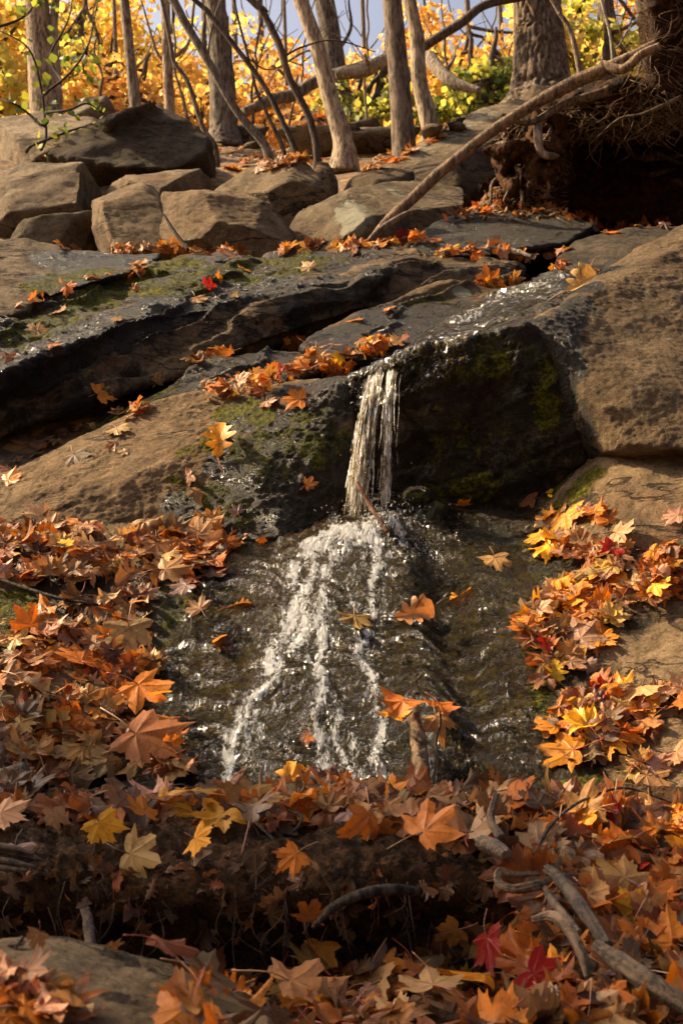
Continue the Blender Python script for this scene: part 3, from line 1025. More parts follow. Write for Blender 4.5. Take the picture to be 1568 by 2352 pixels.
# ------------------------------------------------------------------ water
WATER_PATHS = [
    # centre line in the picture, widths, strength
    ([(885, 1200), (835, 1212), (780, 1228), (730, 1250), (690, 1282)], [26, 40, 40, 32, 20], 1.0),
    ([(850, 1225), (790, 1250), (740, 1275), (700, 1300)], [30, 28, 22, 16], .8),
    ([(684, 1280), (676, 1325), (688, 1370), (672, 1410), (660, 1450), (632, 1490), (610, 1530), (622, 1550)], [13, 15, 15, 17, 17, 17, 12, 10], 1.0),
    ([(720, 1280), (712, 1340), (690, 1400), (700, 1450), (668, 1500)], [12, 11, 13, 14, 10], .85),
    ([(650, 1515), (632, 1560), (598, 1596), (570, 1618), (556, 1660), (540, 1700), (528, 1750), (522, 1815)], [8, 11, 13, 12, 12, 11, 13, 14], 1.0),
    ([(770, 1268), (745, 1320), (742, 1370), (728, 1420), (740, 1470), (735, 1515), (705, 1522)], [12, 10, 10, 13, 10, 10, 7], .9),
    ([(712, 1520), (735, 1545), (744, 1590), (726, 1640), (732, 1690), (740, 1750), (742, 1825)], [9, 10, 11, 11, 10, 12, 14], 1.0),
    ([(744, 1590), (772, 1610), (780, 1650), (768, 1695), (790, 1740), (815, 1800)], [8, 9, 10, 9, 9, 11], .8),
    ([(862, 1250), (864, 1310), (852, 1360), (858, 1420)], [14, 11, 9, 8], .92),
    ([(846, 1440), (842, 1475), (820, 1510), (845, 1540), (862, 1590), (858, 1640), (876, 1690), (862, 1740), (880, 1800)], [6, 9, 10, 8, 8, 10, 9, 11, 12], .92),
    ([(800, 1700), (830, 1750), (822, 1810)], [10, 11, 14], .6), ([(585, 1640), (600, 1690), (575, 1740), (585, 1800)], [7, 8, 10, 12], .65),
    ([(640, 1590), (628, 1640)], [7, 7], .5), ([(910, 1215), (925, 1250), (900, 1280)], [16, 14, 12], .6), ([(700, 1232), (650, 1255)], [10, 7], .5),
    ([(820, 1290), (800, 1340), (810, 1400)], [10, 9, 7], .5), ([(880, 1290), (905, 1330)], [9, 8], .45), ([(1000, 1260), (1015, 1330)], [7, 7], .28),
]
fsub = (SX > -.62) & (SX < .95) & (SY > 3.55) & (SY < 5.02)
wx0, wx1 = np.where(fsub.any(0))[0][[0, -1]]
wy0, wy1 = np.where(fsub.any(1))[0][[0, -1]]
fx = np.arange(SX[0, wx0], SX[0, wx1], .005)
fy = np.arange(SY[wy0, 0], SY[wy1, 0], .005)
FX, FY = np.meshgrid(fx, fy)
FZ = slab_z(FX, FY)
fp = np.stack([FX, FY, FZ], -1).reshape(-1, 3)
foam = np.zeros(len(fp))
flow = np.zeros(len(fp))
for pts, wds, s in WATER_PATHS:
    p = catmull([(a, b, c) for (a, b), c in zip(pts, wds)], len(pts) * 8)
    p[:, 0] += 7 * pnoise(np.stack([np.arange(len(p)) * .45, np.full(len(p), pts[0][0] * .1), np.zeros(len(p))], 1))
    for x, y, w_ in p:
        h = front(x, y, slab_bvh)
        if h is None:
            continue
        r = w_ * 1.35 / F * h.y
        d = np.sqrt((fp[:, 0] - h.x) ** 2 + ((fp[:, 1] - h.y) * 1.25) ** 2) / r
        foam = np.maximum(foam, s * np.exp(-d * d * .9))
        flow = np.maximum(flow, np.exp(-(d * .26) ** 2))
for pts, r in (([(1000, 1230), (1030, 1400), (1040, 1600), (1080, 1790)], .16), ([(1120, 1480), (1080, 1600), (1120, 1750)], .16), ([(560, 1260), (560, 1420), (440, 1620)], .18), ([(1080, 1280), (1150, 1400)], .14)):
    p = catmull([(a, b, 0) for a, b in pts], 16)
    for x, y, _ in p:
        h = front(x, y, slab_bvh)
        if h is not None:
            d = np.linalg.norm(fp - np.array(h), axis=1) / r
            flow = np.maximum(flow, np.exp(-d * d * 1.9))
ripple = fbm(fp * np.array([36, 15, 15]), 4, .7)
lump = fbm(fp * np.array([70, 34, 34]) + 9, 3, .6)
halo = np.clip(-np.log(np.maximum(foam, 1e-6)), 0, 9)
foam = np.maximum(foam * .98, .37 * np.exp(-halo * .10) * (foam > 1e-4))
foam_b = np.clip(foam * (1 + .9 * fbm(fp * np.array([22, 9, 9]) + 41, 3, .6)) , 0, 1.2)
fp2 = fp.copy()
fp2[:, 2] += .006 + .0042 * ripple + np.clip(foam_b, 0, 1) * (.003 + .014 * np.abs(lump))
keep = flow > .10
fi = np.arange(len(fp)).reshape(FX.shape)
qf = np.stack([fi[:-1, :-1], fi[:-1, 1:], fi[1:, 1:], fi[1:, :-1]], -1).reshape(-1, 4)
qf = qf[keep[qf].all(1)]
used = np.unique(qf)
remap = np.full(len(fp), -1)
remap[used] = np.arange(len(used))
me = new_mesh('cascade_water', fp2[used], remap[qf])
col_attr(me, 'foam', np.stack([foam_b[used], flow[used], 0 * flow[used]], 1))
smooth_me(me)
tag(link('cascade_water', me, M_WATER), kind='structure')

# stream above the lip: a film lying on the bed rock, down to where it breaks into the fall
bc = cos_of(BED.data) + np.array(BED.location)
bn = nor_of(BED.data)
bed_bvh = BVHTree.FromPolygons([tuple(v) for v in bc], quads_of(BED.data))
flow = np.zeros(len(bc))
foam = np.zeros(len(bc))
for pts, r, fo in (([(1335, 628), (1240, 668), (1150, 705), (1080, 745), (1000, 785), (930, 812), (875, 845), (855, 872)], .15, .0),
                   ([(1290, 640), (1230, 655), (1120, 700), (1060, 735)], .10, .42), ([(930, 815), (870, 850)], .06, .35)):  # white foam on the upper stretch paints in the stream's glitter
    p = catmull([(a, b, 0) for a, b in pts], 40)
    for x, y, _ in p:
        h = front(x, y, bed_bvh)
        if h is not None:
            d = np.linalg.norm(bc - np.array(h), axis=1) / r
            flow = np.maximum(flow, np.exp(-d * d))
            if fo:
                foam = np.maximum(foam, fo * np.exp(-d * d * 1.5))
rp = fbm(bc * 30, 4, .6)
keep = flow > .35
bq = np.array([list(f) for f in quads_of(BED.data)])
bq = bq[keep[bq].all(1)]
used = np.unique(bq)
remap = np.full(len(bc), -1)
remap[used] = np.arange(len(used))
me = new_mesh('stream', (bc + bn * (.007 + .006 * rp)[:, None])[used], remap[bq])
col_attr(me, 'foam', np.stack([foam[used], flow[used], 0 * flow[used]], 1))
smooth_me(me)
tag(link('stream', me, M_WATER), kind='structure')

# the fall: strands of water dropping from the lip
fall = MB()
fall_foam = []
strands = []
# (lip x, lip y, x half way, x at the foot, spread)
clumps = [(850, 874, 820, 803, 6), (860, 868, 834, 817, 7), (868, 863, 848, 832, 7), (880, 858, 862, 850, 5), (893, 850, 888, 878, 5), (902, 846, 897, 888, 4)]
for k in range(620):
    cx, cy, mx_, bx, sp_ = clumps[(0, 1, 1, 2, 0, 2, 0, 4, 5, 4)[k % 10]]
    g = float(np.clip(RNG.normal(), -1.8, 1.8))
    strands.append((cx + g * 3.5, cy - g * 1.4, mx_ + g * sp_ * .8, bx + g * sp_ + RNG.normal(0, 3), RNG.uniform(1120, 1205), .0007 + .0024 * RNG.random() ** 2, RNG.uniform(.45, 1.15)))
for k in range(40):
    u = RNG.random()
    x_ = 815 + 95 * u
    strands.append((x_ + 12, 876 - 26 * u, x_, x_ - 6 + RNG.normal(0, 6), RNG.uniform(960, 1140), .0006 + .0006 * RNG.random(), .7))
for k, (x0, y0, xm, x1, y1, r, fo) in enumerate(strands):
    y_off = RNG.uniform(0, .06)
    if RNG.random() < .10:
        tlo, thi = 0, 1
    else:
        tlo = RNG.uniform(0, .85)
        thi = min(1, tlo + RNG.uniform(.05, .26))
    pts = []
    for t in np.linspace(tlo, thi, 9):
        x = (1 - t) ** 2 * x0 + 2 * t * (1 - t) * xm + t * t * x1
        y = y0 + (y1 - y0) * t
        pts.append(P(x, y, 5.10 - .15 * math.sqrt(t) - y_off * t))
    if tlo == 0:
        pts = [P(x0 + 14, y0 - 20, 5.22), P(x0 + 5, y0 - 8, 5.14)] + pts[1:]
    V, Fs = tube_arrays(pts, [r * .15, r * 1.1, r * .8, r * 1.2, r * .1], n=44, sides=5, rough=.6, rscale=22, seed=k, wob=.017)
    fall.add(V, Fs)
    fall_foam.append(np.full(len(V), fo))
for k in range(14):                       # thin veils joining the strands
    cx, cy, mx_, bx, sp_ = clumps[(0, 1, 1, 2, 2, 0, 4, 5, 0)[k % 9]]
    wv = RNG.uniform(2.5, 6)
    tlo = RNG.choice([0, 0, .2, .4])
    thi = min(1, tlo + RNG.uniform(.4, .9))
    yd = RNG.uniform(0, .03)
    g0 = RNG.normal(0, 3)
    V = []
    ns, nw = 60, 7
    for t in np.linspace(tlo, thi, ns):
        x = (1 - t) ** 2 * cx + 2 * t * (1 - t) * mx_ + t * t * bx + g0
        for u in np.linspace(-1, 1, nw):
            q_ = P(x + u * wv * (.7 + .8 * t), cy + 300 * t, 5.10 - .15 * math.sqrt(t) - yd)
            V.append(tuple(q_))
    V = np.array(V)
    V[:, 1] += .010 * pnoise(V * np.array([60, 0, 9]) + k)
    V[:, 0] += .004 * pnoise(V * np.array([30, 0, 14]) + k + 5)
    F_ = [(i * nw + j, i * nw + j + 1, (i + 1) * nw + j + 1, (i + 1) * nw + j) for i in range(ns - 1) for j in range(nw - 1)]
    fall.add(V, F_)
    uu = np.tile(1 - np.linspace(-1, 1, nw) ** 4, ns)
    fall_foam.append(RNG.uniform(.25, .5) * uu * np.repeat(np.sin(np.linspace(.15, 3.0, ns)) ** .5, nw))
me = new_mesh('waterfall', np.vstack(fall.v), fall.f)
col_attr(me, 'foam', np.stack([np.concatenate(fall_foam)] * 2 + [np.zeros(fall.n)], 1))
smooth_me(me)
tag(link('waterfall', me, M_FALL), kind='structure')

# splash: drops and short streaks thrown up where the fall lands
sp = MB()
for k in range(420):
    x, y = RNG.normal(855, 55), RNG.normal(1165, 42)
    if y > 1240 or y < 960:
        continue
    h = front(x, y, slab_bvh)
    Y0 = RNG.uniform(4.80, 4.99) if h is None else h.y - RNG.uniform(.01, .12)
    p = P(x, y, Y0)
    v = Vector((RNG.normal(0, .6), RNG.normal(0, .3), abs(RNG.normal(0, .9)) + .1)).normalized()
    L = RNG.uniform(.0015, .007)
    r = RNG.uniform(.0005, .0014)
    sp.tube([p - v * L, p, p + v * L], [r * .3, r, r * .3], n=5, sides=5)
me = new_mesh('splash_drops', np.vstack(sp.v), sp.f)
col_attr(me, 'foam', np.full((sp.n, 3), .95))
smooth_me(me)
tag(link('splash_drops', me, M_FALL), 'fine drops of spray flying where the fall lands', 'spray', kind='stuff')

# ------------------------------------------------------------------ all surfaces, for laying things on them
vv, ff, k = [], [], 0
for V, Fs in SURF:
    vv += [tuple(v) for v in V]
    ff += [tuple(i + k for i in f) for f in Fs]
    k += len(V)
ALL = BVHTree.FromPolygons(vv, ff)
ORIG = Vector((0, 0, CAM_Z))


def hit(x, y):
    h = ALL.ray_cast(ORIG, ray_dir(x, y).normalized())
    return h[0], h[1]


def drop(p):
    h = ALL.ray_cast(Vector((p[0], p[1], p[2] + 3)), Vector((0, 0, -1)))
    return h[0]


# ------------------------------------------------------------------ trees
def px_path(pts, Y):
    return [P(x, y, Y if not callable(Y) else Y(y)) for x, y in pts]


def tree(label, path, Y, wid, tint, limbs=(), sides=18, rough=.07, furrow=0.0, n=60, up=3.2, group='bare tree trunks on the slope', wob=0.0, cat='tree', name='tree', sink=.25):
    """path from the foot up, in reference pixels; wid = trunk width in pixels at foot and at the frame's top"""
    pts = px_path(path, Y)
    foot = pts[0] - Vector((0, 0, 0))
    d = (pts[0] - pts[1]).normalized()
    dt = (pts[-1] - pts[-2]).normalized()
    r0, r1 = wid[0] / F * Y / 2, wid[1] / F * Y / 2
    full = [pts[0] + Vector((0, 0, -sink)) + d * .02] + pts + [pts[-1] + dt * up * .5, pts[-1] + (dt + Vector((0, 0, .25))).normalized() * up]
    root = empty(name, foot, label, cat, group)
    k = len(pts)
    rr = [r0 * 1.9, r0 * 1.12] + [r0 + (r1 - r0) * i / (k - 1) for i in range(1, k)] + [r1 * .8, r1 * .45]
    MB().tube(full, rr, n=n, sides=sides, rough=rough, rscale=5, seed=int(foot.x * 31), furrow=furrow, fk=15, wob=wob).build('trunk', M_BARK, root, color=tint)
    for lp, lw in limbs:
        q = [P(*a) if len(a) == 3 else P(a[0], a[1], Y) for a in lp]
        rl = lw / F * Y / 2
        MB().tube(q, [rl, rl * .8, rl * .45], n=26, sides=8, rough=.1, rscale=9, seed=int(lw * 7), wob=.03).build('limb', M_BARK, root, color=tint)
    return root


PALE, GREY, BRN, DARK = (.46, .34, .225), (.27, .215, .16), (.20, .15, .105), (.10, .075, .055)
tree('thick pale double trunk standing at the left edge behind the greenbrier', [(108, 275), (96, 150), (84, 0)], 13.5, (72, 60), PALE, sides=28, limbs=[([(128, 240), (125, 120), (128, -60)], 34)], rough=.08)
tree('slim pale trunk between the big left trunk and the forked one', [(313, 262), (300, 140), (286, 0)], 12.5, (27, 24), (.33, .26, .19), limbs=[([(303, 160), (345, 110), (362, 60)], 5)])
tree('slim pale forked trunk above the peak of the dark pointed boulder', [(390, 262), (384, 130), (380, 0)], 12.2, (24, 22), PALE,
     limbs=[([(392, 138), (418, 122), (440, 85), (452, 0), (470, -80)], 11), ([(388, 150), (360, 120), (340, 60), (322, 0)], 9)])
tree('thin crooked dark sapling branching beside the forked trunk, foot behind the pointed boulder', [(494, 338), (466, 292), (432, 190), (400, 142), (390, 90)], 11.3, (13, 9), BRN, up=1.5, sides=10)
tree('long grey sapling leaning left, its foot behind the small rocks', [(612, 342), (542, 252), (472, 130), (424, 50), (398, 0)], 9.6, (19, 21), (.25, .20, .15), limbs=[([(500, 185), (480, 120), (492, 40), (520, -30)], 6)])
tree('broad grey trunk standing behind the leaning saplings', [(514, 290), (508, 130), (494, 0)], 13.8, (62, 52), (.24, .19, .14), sides=30, furrow=.12, limbs=[([(490, 215), (468, 100), (470, 10)], 16)])
tree('thin dark sapling curving left, between the two other leaning stems', [(682, 362), (655, 292), (605, 195), (535, 100), (470, 20), (448, 0)], 9.2, (14, 12), (.13, .095, .065), sides=12, limbs=[([(560, 130), (620, 160), (700, 118)], 4)])
tree('slender dark stem rising to the left just right of the thin curving sapling', [(652, 350), (620, 275), (590, 210), (575, 150)], 9.5, (10, 7), (.12, .09, .065), sides=10, up=1.0)
tree('dark brown sapling bending left in front of the pale leaning trunk', [(729, 366), (712, 275), (665, 180), (640, 100), (598, 20), (578, 0)], 9.2, (17, 18), (.15, .10, .07), sides=14, limbs=[([(650, 130), (700, 105), (760, 95), (860, 120)], 6)])
tree('mottled pale trunk leaning left in the centre of the slope', [(788, 325), (756, 215), (728, 105), (690, 0)], 10.6, (44, 36), (.52, .39, .26), sides=24, rough=.10, limbs=[([(735, 120), (700, 118), (640, 160), (615, 190)], 7)])
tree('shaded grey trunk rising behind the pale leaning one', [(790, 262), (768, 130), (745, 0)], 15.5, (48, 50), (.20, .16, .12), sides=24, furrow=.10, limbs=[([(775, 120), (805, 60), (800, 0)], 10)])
tree('smooth straight grey trunk in front of the paler twin, centre right', [(928, 352), (915, 170), (900, 0)], 9.9, (53, 47), (.25, .18, .12), sides=26, rough=.03)
tree('mottled pale trunk directly right of the smooth grey one', [(988, 302), (962, 180), (958, 90), (940, 0)], 10.7, (40, 32), (.52, .39, .26), sides=24, rough=.10)
tree('big oak with deeply furrowed bark at upper right', [(1242, 205), (1238, 100), (1232, 0)], 12.0, (134, 116), (.27, .20, .135), sides=110, n=150, rough=.03, furrow=.13)
tree('thin pale sapling leaning left in front of the furrowed oak', [(1331, 172), (1310, 75), (1284, 30), (1264, -5)], 10.4, (13, 11), (.36, .27, .18), sides=10)
tree('very thin white sapling right of the oak', [(1406, 128), (1398, 70), (1380, 0)], 9.8, (9, 7), (.45, .38, .30), sides=8, limbs=[([(1406, 115), (1440, 70), (1492, 5)], 5)])
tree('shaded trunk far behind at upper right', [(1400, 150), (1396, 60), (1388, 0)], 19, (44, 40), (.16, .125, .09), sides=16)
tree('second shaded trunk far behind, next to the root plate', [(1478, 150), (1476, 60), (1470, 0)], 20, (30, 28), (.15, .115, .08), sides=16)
tree('thin far trunk seen between the left trunks', [(268, 262), (266, 130), (262, 0)], 17, (12, 10), (.34, .27, .2), sides=10)


# fallen logs and leaning dead branches on the slope
def log(name, label, pts, radii, tint, mat=None, n=60, sides=16, rough=.12, rscale=7, cat='log', extra=(), group=None, wob=.02, furrow=0):
    p = [P(*a) for a in pts]
    root = empty(name, p[0], label, cat, group)
    MB().tube(p, radii, n=n, sides=sides, rough=rough, rscale=rscale, seed=int(pts[0][0]), wob=wob, furrow=furrow).build('stem' if cat != 'log' else 'trunk', mat or M_BARK, root, color=tint)
    for ep, er in extra:
        MB().tube([P(*a) for a in ep], er, n=20, sides=8, rough=.12, rscale=12, seed=int(ep[0][0]), wob=wob).build('limb', mat or M_BARK, root, color=tint)
    return root


log('fallen_log', 'pale fallen log lying across the slope behind the leaning trunks', [(560, 258, 12.6), (640, 225, 12.8), (720, 192, 13), (800, 162, 13), (885, 138, 13.2)], [.05, .06, .052, .05], (.27, .20, .14), rough=.3, wob=.05, extra=[([(690, 205, 12.8), (650, 170, 12.7), (625, 150, 12.6)], [.02, .008])])
log('fallen_log', 'short pale broken log behind the smooth grey trunk', [(770, 172, 12.4), (840, 158, 12.4), (900, 128, 12.4)], [.05, .07, .05], (.46, .37, .27), extra=[([(850, 150, 12.4), (842, 140, 12.3), (836, 120, 12.2)], [.03, .015])])
log('dead_branch', 'dark bent dead branch arching up behind the pale twin trunk', [(950, 118, 11.6), (985, 98, 11.6), (1050, 60, 11.6), (1110, 14, 11.7), (1200, -8, 11.8), (1330, -40, 11.8)], [.045, .042, .04, .036, .03], (.16, .115, .08), cat='branch')
log('dead_branch', 'bleached broken limb lying on dark rubble right of the twin trunks', [(984, 130, 11.4), (1012, 168, 11.2), (1045, 188, 11.1), (1100, 206, 11.0)], [.06, .055, .05, .03], (.40, .31, .23), cat='branch', extra=[([(1018, 165, 11.2), (1040, 140, 11.3), (1046, 125, 11.4)], [.022, .01])])
log('dead_branch', 'long peeled dead branch slanting from the leaf ledge up to the root plate',
    [(852, 552, 7.15), (895, 502, 7.25), (985, 422, 7.3), (1040, 372, 7.3), (1100, 322, 7.3), (1200, 256, 7.3), (1330, 182, 7.25), (1420, 146, 7.2), (1505, 100, 7.2)],
    [.018, .030, .031, .030, .031, .032, .037, .037, .025], (.32, .21, .12), cat='branch', n=110, sides=20, rough=.16, wob=.012,
    extra=[([(1380, 150, 7.22), (1430, 160, 7.15), (1470, 128, 7.1), (1512, 108, 7.1)], [.03, .026, .02]), ([(870, 535, 7.18), (845, 552, 7.1), (838, 562, 7.05)], [.014, .006])])
log('dead_branch', 'short grey stick lying under the foot of the long slanting branch', [(846, 553, 6.95), (885, 522, 7.0), (930, 496, 7.1), (962, 487, 7.15)], [.012, .016, .017, .012], (.30, .21, .14), cat='branch')
log('dead_branch', 'bleached stick lying on the leaf ledge at right', [(1145, 566, 6.85), (1185, 574, 6.8), (1222, 588, 6.75)], [.014, .015, .008], (.45, .36, .27), cat='branch')
log('dead_branch', 'thin dark stick leaning on the upright blocky boulder, lower end in the leaves', [(372, 490, 7.2), (400, 535, 7.15), (432, 572, 7.1)], [.006, .009, .012], (.08, .06, .045), cat='branch')

# ------------------------------------------------------------------ uprooted tree
k = len(vv)
up = empty('uprooted_tree', P(1420, 500, 7.8), 'uprooted tree with a dark torn root plate overhanging a black hollow, right edge', 'uprooted tree')


def soil_part(name, hulls, tint, voxel=.022, amp=.11, scale=3.8, parent=up):
    bm = bmesh.new()
    for h in hulls:
        hull_into(bm, [P(*q) for q in h])
    me = remeshed(name, bm, voxel, 2)
    rough_rock(me, amp, scale, .3, 55)
    c, n = cos_of(me), nor_of(me)
    set_cos(me, c + n * (.035 * fbm(c * 22, 4, .65))[:, None])
    smooth_me(me)
    add_surface(me)
    return link(name, me, M_SOIL, parent, color=tint)


soil_part('root_plate', [
    [(1500, -220, 7.3), (1800, -220, 7.3), (1800, 330, 7.6), (1500, 200, 7.35), (1490, 60, 7.35), (1500, -220, 8.6), (1800, -220, 8.6), (1800, 330, 8.6), (1490, 200, 8.4)],
    [(1290, 235, 7.5), (1390, 195, 7.4), (1530, 190, 7.35), (1800, 250, 7.3), (1800, 330, 7.5), (1540, 285, 7.45), (1400, 275, 7.5), (1300, 300, 7.6), (1280, 300, 8.6), (1380, 195, 8.6), (1800, 190, 8.8), (1800, 360, 8.8)],
    [(1150, 290, 7.8), (1210, 262, 7.75), (1300, 230, 7.6), (1310, 330, 7.8), (1260, 420, 7.8), (1200, 440, 7.75), (1160, 360, 7.8), (1200, 300, 8.5), (1320, 280, 8.6), (1300, 430, 8.5)],
    [(1250, 300, 8.5), (1800, 250, 8.6), (1800, 560, 8.5), (1230, 520, 8.4), (1250, 300, 9.2), (1800, 300, 9.3), (1800, 600, 9.3), (1230, 520, 9.2)]],
    (1.5, 1.0, .62))
lower = [[(1050, 500, 7.6), (1150, 430, 7.75), (1240, 400, 7.8), (1285, 500, 7.7), (1200, 512, 7.5), (1060, 520, 7.5), (1100, 480, 8.3), (1290, 450, 8.5), (1250, 540, 8.4)]]
soil_part('soil_skirt', lower, (2.2, 1.7, 1.2), amp=.06)
rt = random.Random(4)
for V, Fs in SURF[-2:]:
    vv += [tuple(v) for v in V]
    ff += [tuple(i + k for i in f) for f in Fs]
    k += len(V)
ALL = BVHTree.FromPolygons(vv, ff)


def root_strand(name, pts, radii, tint, **k):
    MB().tube([P(*a) for a in pts], radii, n=30, sides=8, rough=.2, rscale=14, wob=.02, seed=rt.randrange(99), **k).build(name, M_BARK, up, color=tint)


root_strand('root', [(1262, 262, 7.5), (1236, 280, 7.35), (1232, 320, 7.3), (1238, 350, 7.3), (1262, 358, 7.3), (1290, 348, 7.4)], [.03, .024, .024, .022, .016], (.34, .25, .17))
root_strand('root', [(1270, 285, 7.45), (1262, 310, 7.35), (1245, 330, 7.32)], [.014, .012, .006], (.25, .17, .1))
root_strand('root', [(1130, 338, 7.5), (1160, 330, 7.45), (1195, 352, 7.4), (1240, 345, 7.5)], [.012, .016, .018, .012], (.26, .18, .11))
root_strand('root', [(1150, 262, 7.3), (1215, 285, 7.3), (1300, 238, 7.3), (1400, 205, 7.3)], [.008, .016, .024, .03], (.20, .135, .08))
root_strand('root', [(1355, 330, 7.5), (1420, 275, 7.35), (1480, 260, 7.3), (1560, 225, 7.3)], [.005, .007, .010, .014], (.2, .13, .08))
ck = random.Random(77)
clods = []
for k in range(17):
    cx_ = ck.uniform(1140, 1300)
    cy_ = 262 + (1300 - cx_) * .42 + ck.random() ** 1.4 * 130
    w_ = ck.uniform(16, 42)
    Yc = 7.42 + ck.uniform(-.08, .12)
    clods.append([(cx_ + ck.gauss(0, 1) * w_ * .6, cy_ + ck.gauss(0, 1) * w_ * .75, Yc + ck.uniform(-.09, .3)) for _ in range(12)])
soil_part('root_clod', clods, (2.6, 1.65, .85), voxel=.014, amp=.035, scale=6)
for k in range(8):                       # thicker broken roots along the sunlit fringe
    x = rt.uniform(1130, 1290)
    y = 290 + (1290 - x) * .35 + rt.uniform(0, 110)
    a_ = rt.uniform(-1, 1)
    r_ = rt.uniform(.006, .016)
    root_strand('root', [(x, y, 7.6), (x + a_ * 18, y + rt.uniform(10, 26), 7.42), (x + a_ * 10 + rt.uniform(-16, 16), y + rt.uniform(34, 56), 7.36), (x + a_ * 24, y + rt.uniform(55, 95), 7.42)], [r_, r_ * .9, r_ * .6, r_ * .2], rt.choice([(.30, .19, .10), (.20, .12, .06), (.40, .28, .17)]))
for k in range(9):
    x, y = rt.uniform(1420, 1568), rt.uniform(330, 480)
    root_strand('root', [(x, y, 8.3), (x + rt.uniform(20, 60), y + rt.uniform(-10, 25), 8.05), (x + rt.uniform(80, 150), y + rt.uniform(-20, 40), 8.2)], [.008, .018, .01], (.10, .065, .04))
# hanging rootlets, one mass of fibres
hair = MB()
for k in range(620):
    u = rt.random()
    if u < .45:                           # sunlit fringe at the left of the plate
        x = rt.uniform(1130, 1300)
        y = rt.uniform(262, 330) + (1300 - x) * .15 + (rt.random() ** 2) * 90
        Y = 7.55 + rt.uniform(-.2, .2)
        L, r, jit = rt.uniform(.02, .14), rt.uniform(.0015, .006), .035
    elif u < .8:                          # under the roof
        x = rt.uniform(1300, 1590)
        y = 300 - (x - 1300) * .12 + rt.uniform(-60, 25)
        Y = 7.38 + rt.uniform(-.1, .25)
        L, r, jit = rt.uniform(.04, .18), rt.uniform(.0012, .004), .07
    else:
        x, y = rt.uniform(1440, 1580), rt.uniform(-10, 270)
        Y = 7.3
        L, r, jit = rt.uniform(.06, .2), rt.uniform(.0012, .003), .08
    h_, n_ = hit(x, y)
    p = h_ + Vector((0, -.01, 0)) if h_ is not None and abs(h_.y - Y) < .7 else P(x, y, Y)
    if u < .45 and (h_ is None or abs(h_.y - Y) > .7):
        continue
    q1 = p + Vector((rt.gauss(0, jit), rt.gauss(-.02, .03), -L * .5 + rt.gauss(0, .03)))
    q2 = q1 + Vector((rt.gauss(0, jit), rt.gauss(0, .03), -L * .5))
    hair.tube([p, q1, q2], [r, r * .8, r * .3], n=9, sides=4)
hair.build('rootlets', M_BARK, up, color=(.24, .145, .07))['kind'] = 'stuff'
crumbs = MB()
for k in range(520):                      # dirt and bark crumbs lodged in the fringe and skirt
    x = rt.uniform(1060, 1300)
    y = rt.uniform(270, 505)
    h, nn = hit(x, y)
    if h is None or h.y > 8.7:
        continue
    p = h
    v = Vector((rt.gauss(0, 1), rt.gauss(0, 1), rt.gauss(0, .5))).normalized()
    L, r = rt.uniform(.015, .06), rt.uniform(.004, .012)
    crumbs.tube([p - v * L, p, p + v * L], [r * .4, r, r * .3], n=6, sides=5, rough=.3, rscale=30)
crumbs.build('dirt_crumbs', M_BARK, up, color=(.34, .21, .11))['kind'] = 'stuff'

# ------------------------------------------------------------------ background woods
YEL, ORG, GOLD, GRN, LIM = (.80, .64, .22), (.66, .43, .17), (.76, .55, .18), (.16, .22, .05), (.50, .54, .14)


def crown_mesh(name, clusters, n, size, pal, seed, droop=.3):
    """leaf-sized bent faces in clumps: clusters = [(centre, radius)]"""
    r = np.random.default_rng(seed)
    cw = np.array([c[1] ** 2 for c in clusters])
    ci = r.choice(len(clusters), n, p=cw / cw.sum())
    ctr = np.array([tuple(c[0]) for c in clusters])[ci]
    rr = np.array([c[1] for c in clusters])[ci]
    d = r.normal(size=(n, 3))
    d /= np.linalg.norm(d, axis=1)[:, None]
    p = ctr + d * (rr * r.random(n) ** .5)[:, None] * np.array([1, 1, .62])
    a = r.normal(size=(n, 3)) + np.array([0, 0, -droop])
    a /= np.linalg.norm(a, axis=1)[:, None]
    b = np.cross(a, r.normal(size=(n, 3)))
    b /= np.linalg.norm(b, axis=1)[:, None]
    c = np.cross(a, b)
    s = size * r.uniform(.55, 1.3, n)
    L = np.array([[-.5, 0, 0], [-.12, .42, .05], [.15, .40, .04], [.55, 0, -.08], [.15, -.40, .04], [-.12, -.42, .05]])
    V = p[:, None] + (a[:, None] * L[None, :, :1] + b[:, None] * L[None, :, 1:2] + c[:, None] * L[None, :, 2:]) * s[:, None, None]
    base = np.arange(n)[:, None] * 6
    f = np.concatenate([base + np.array([0, 1, 2, 3]), base + np.array([0, 3, 4, 5])])
    me = new_mesh(name, V.reshape(-1, 3), f)
    pal = np.array(pal)
    tone = pal[r.integers(0, len(pal), len(clusters))][ci]
    own = pal[r.integers(0, len(pal), n)]
    mixw = r.random(n)[:, None] * .8
    colr = (tone * (1 - mixw) + own * mixw) * r.uniform(.6, 1.15, n)[:, None]
    col_attr(me, 'lc', np.repeat(colr, 6, 0))
    return me


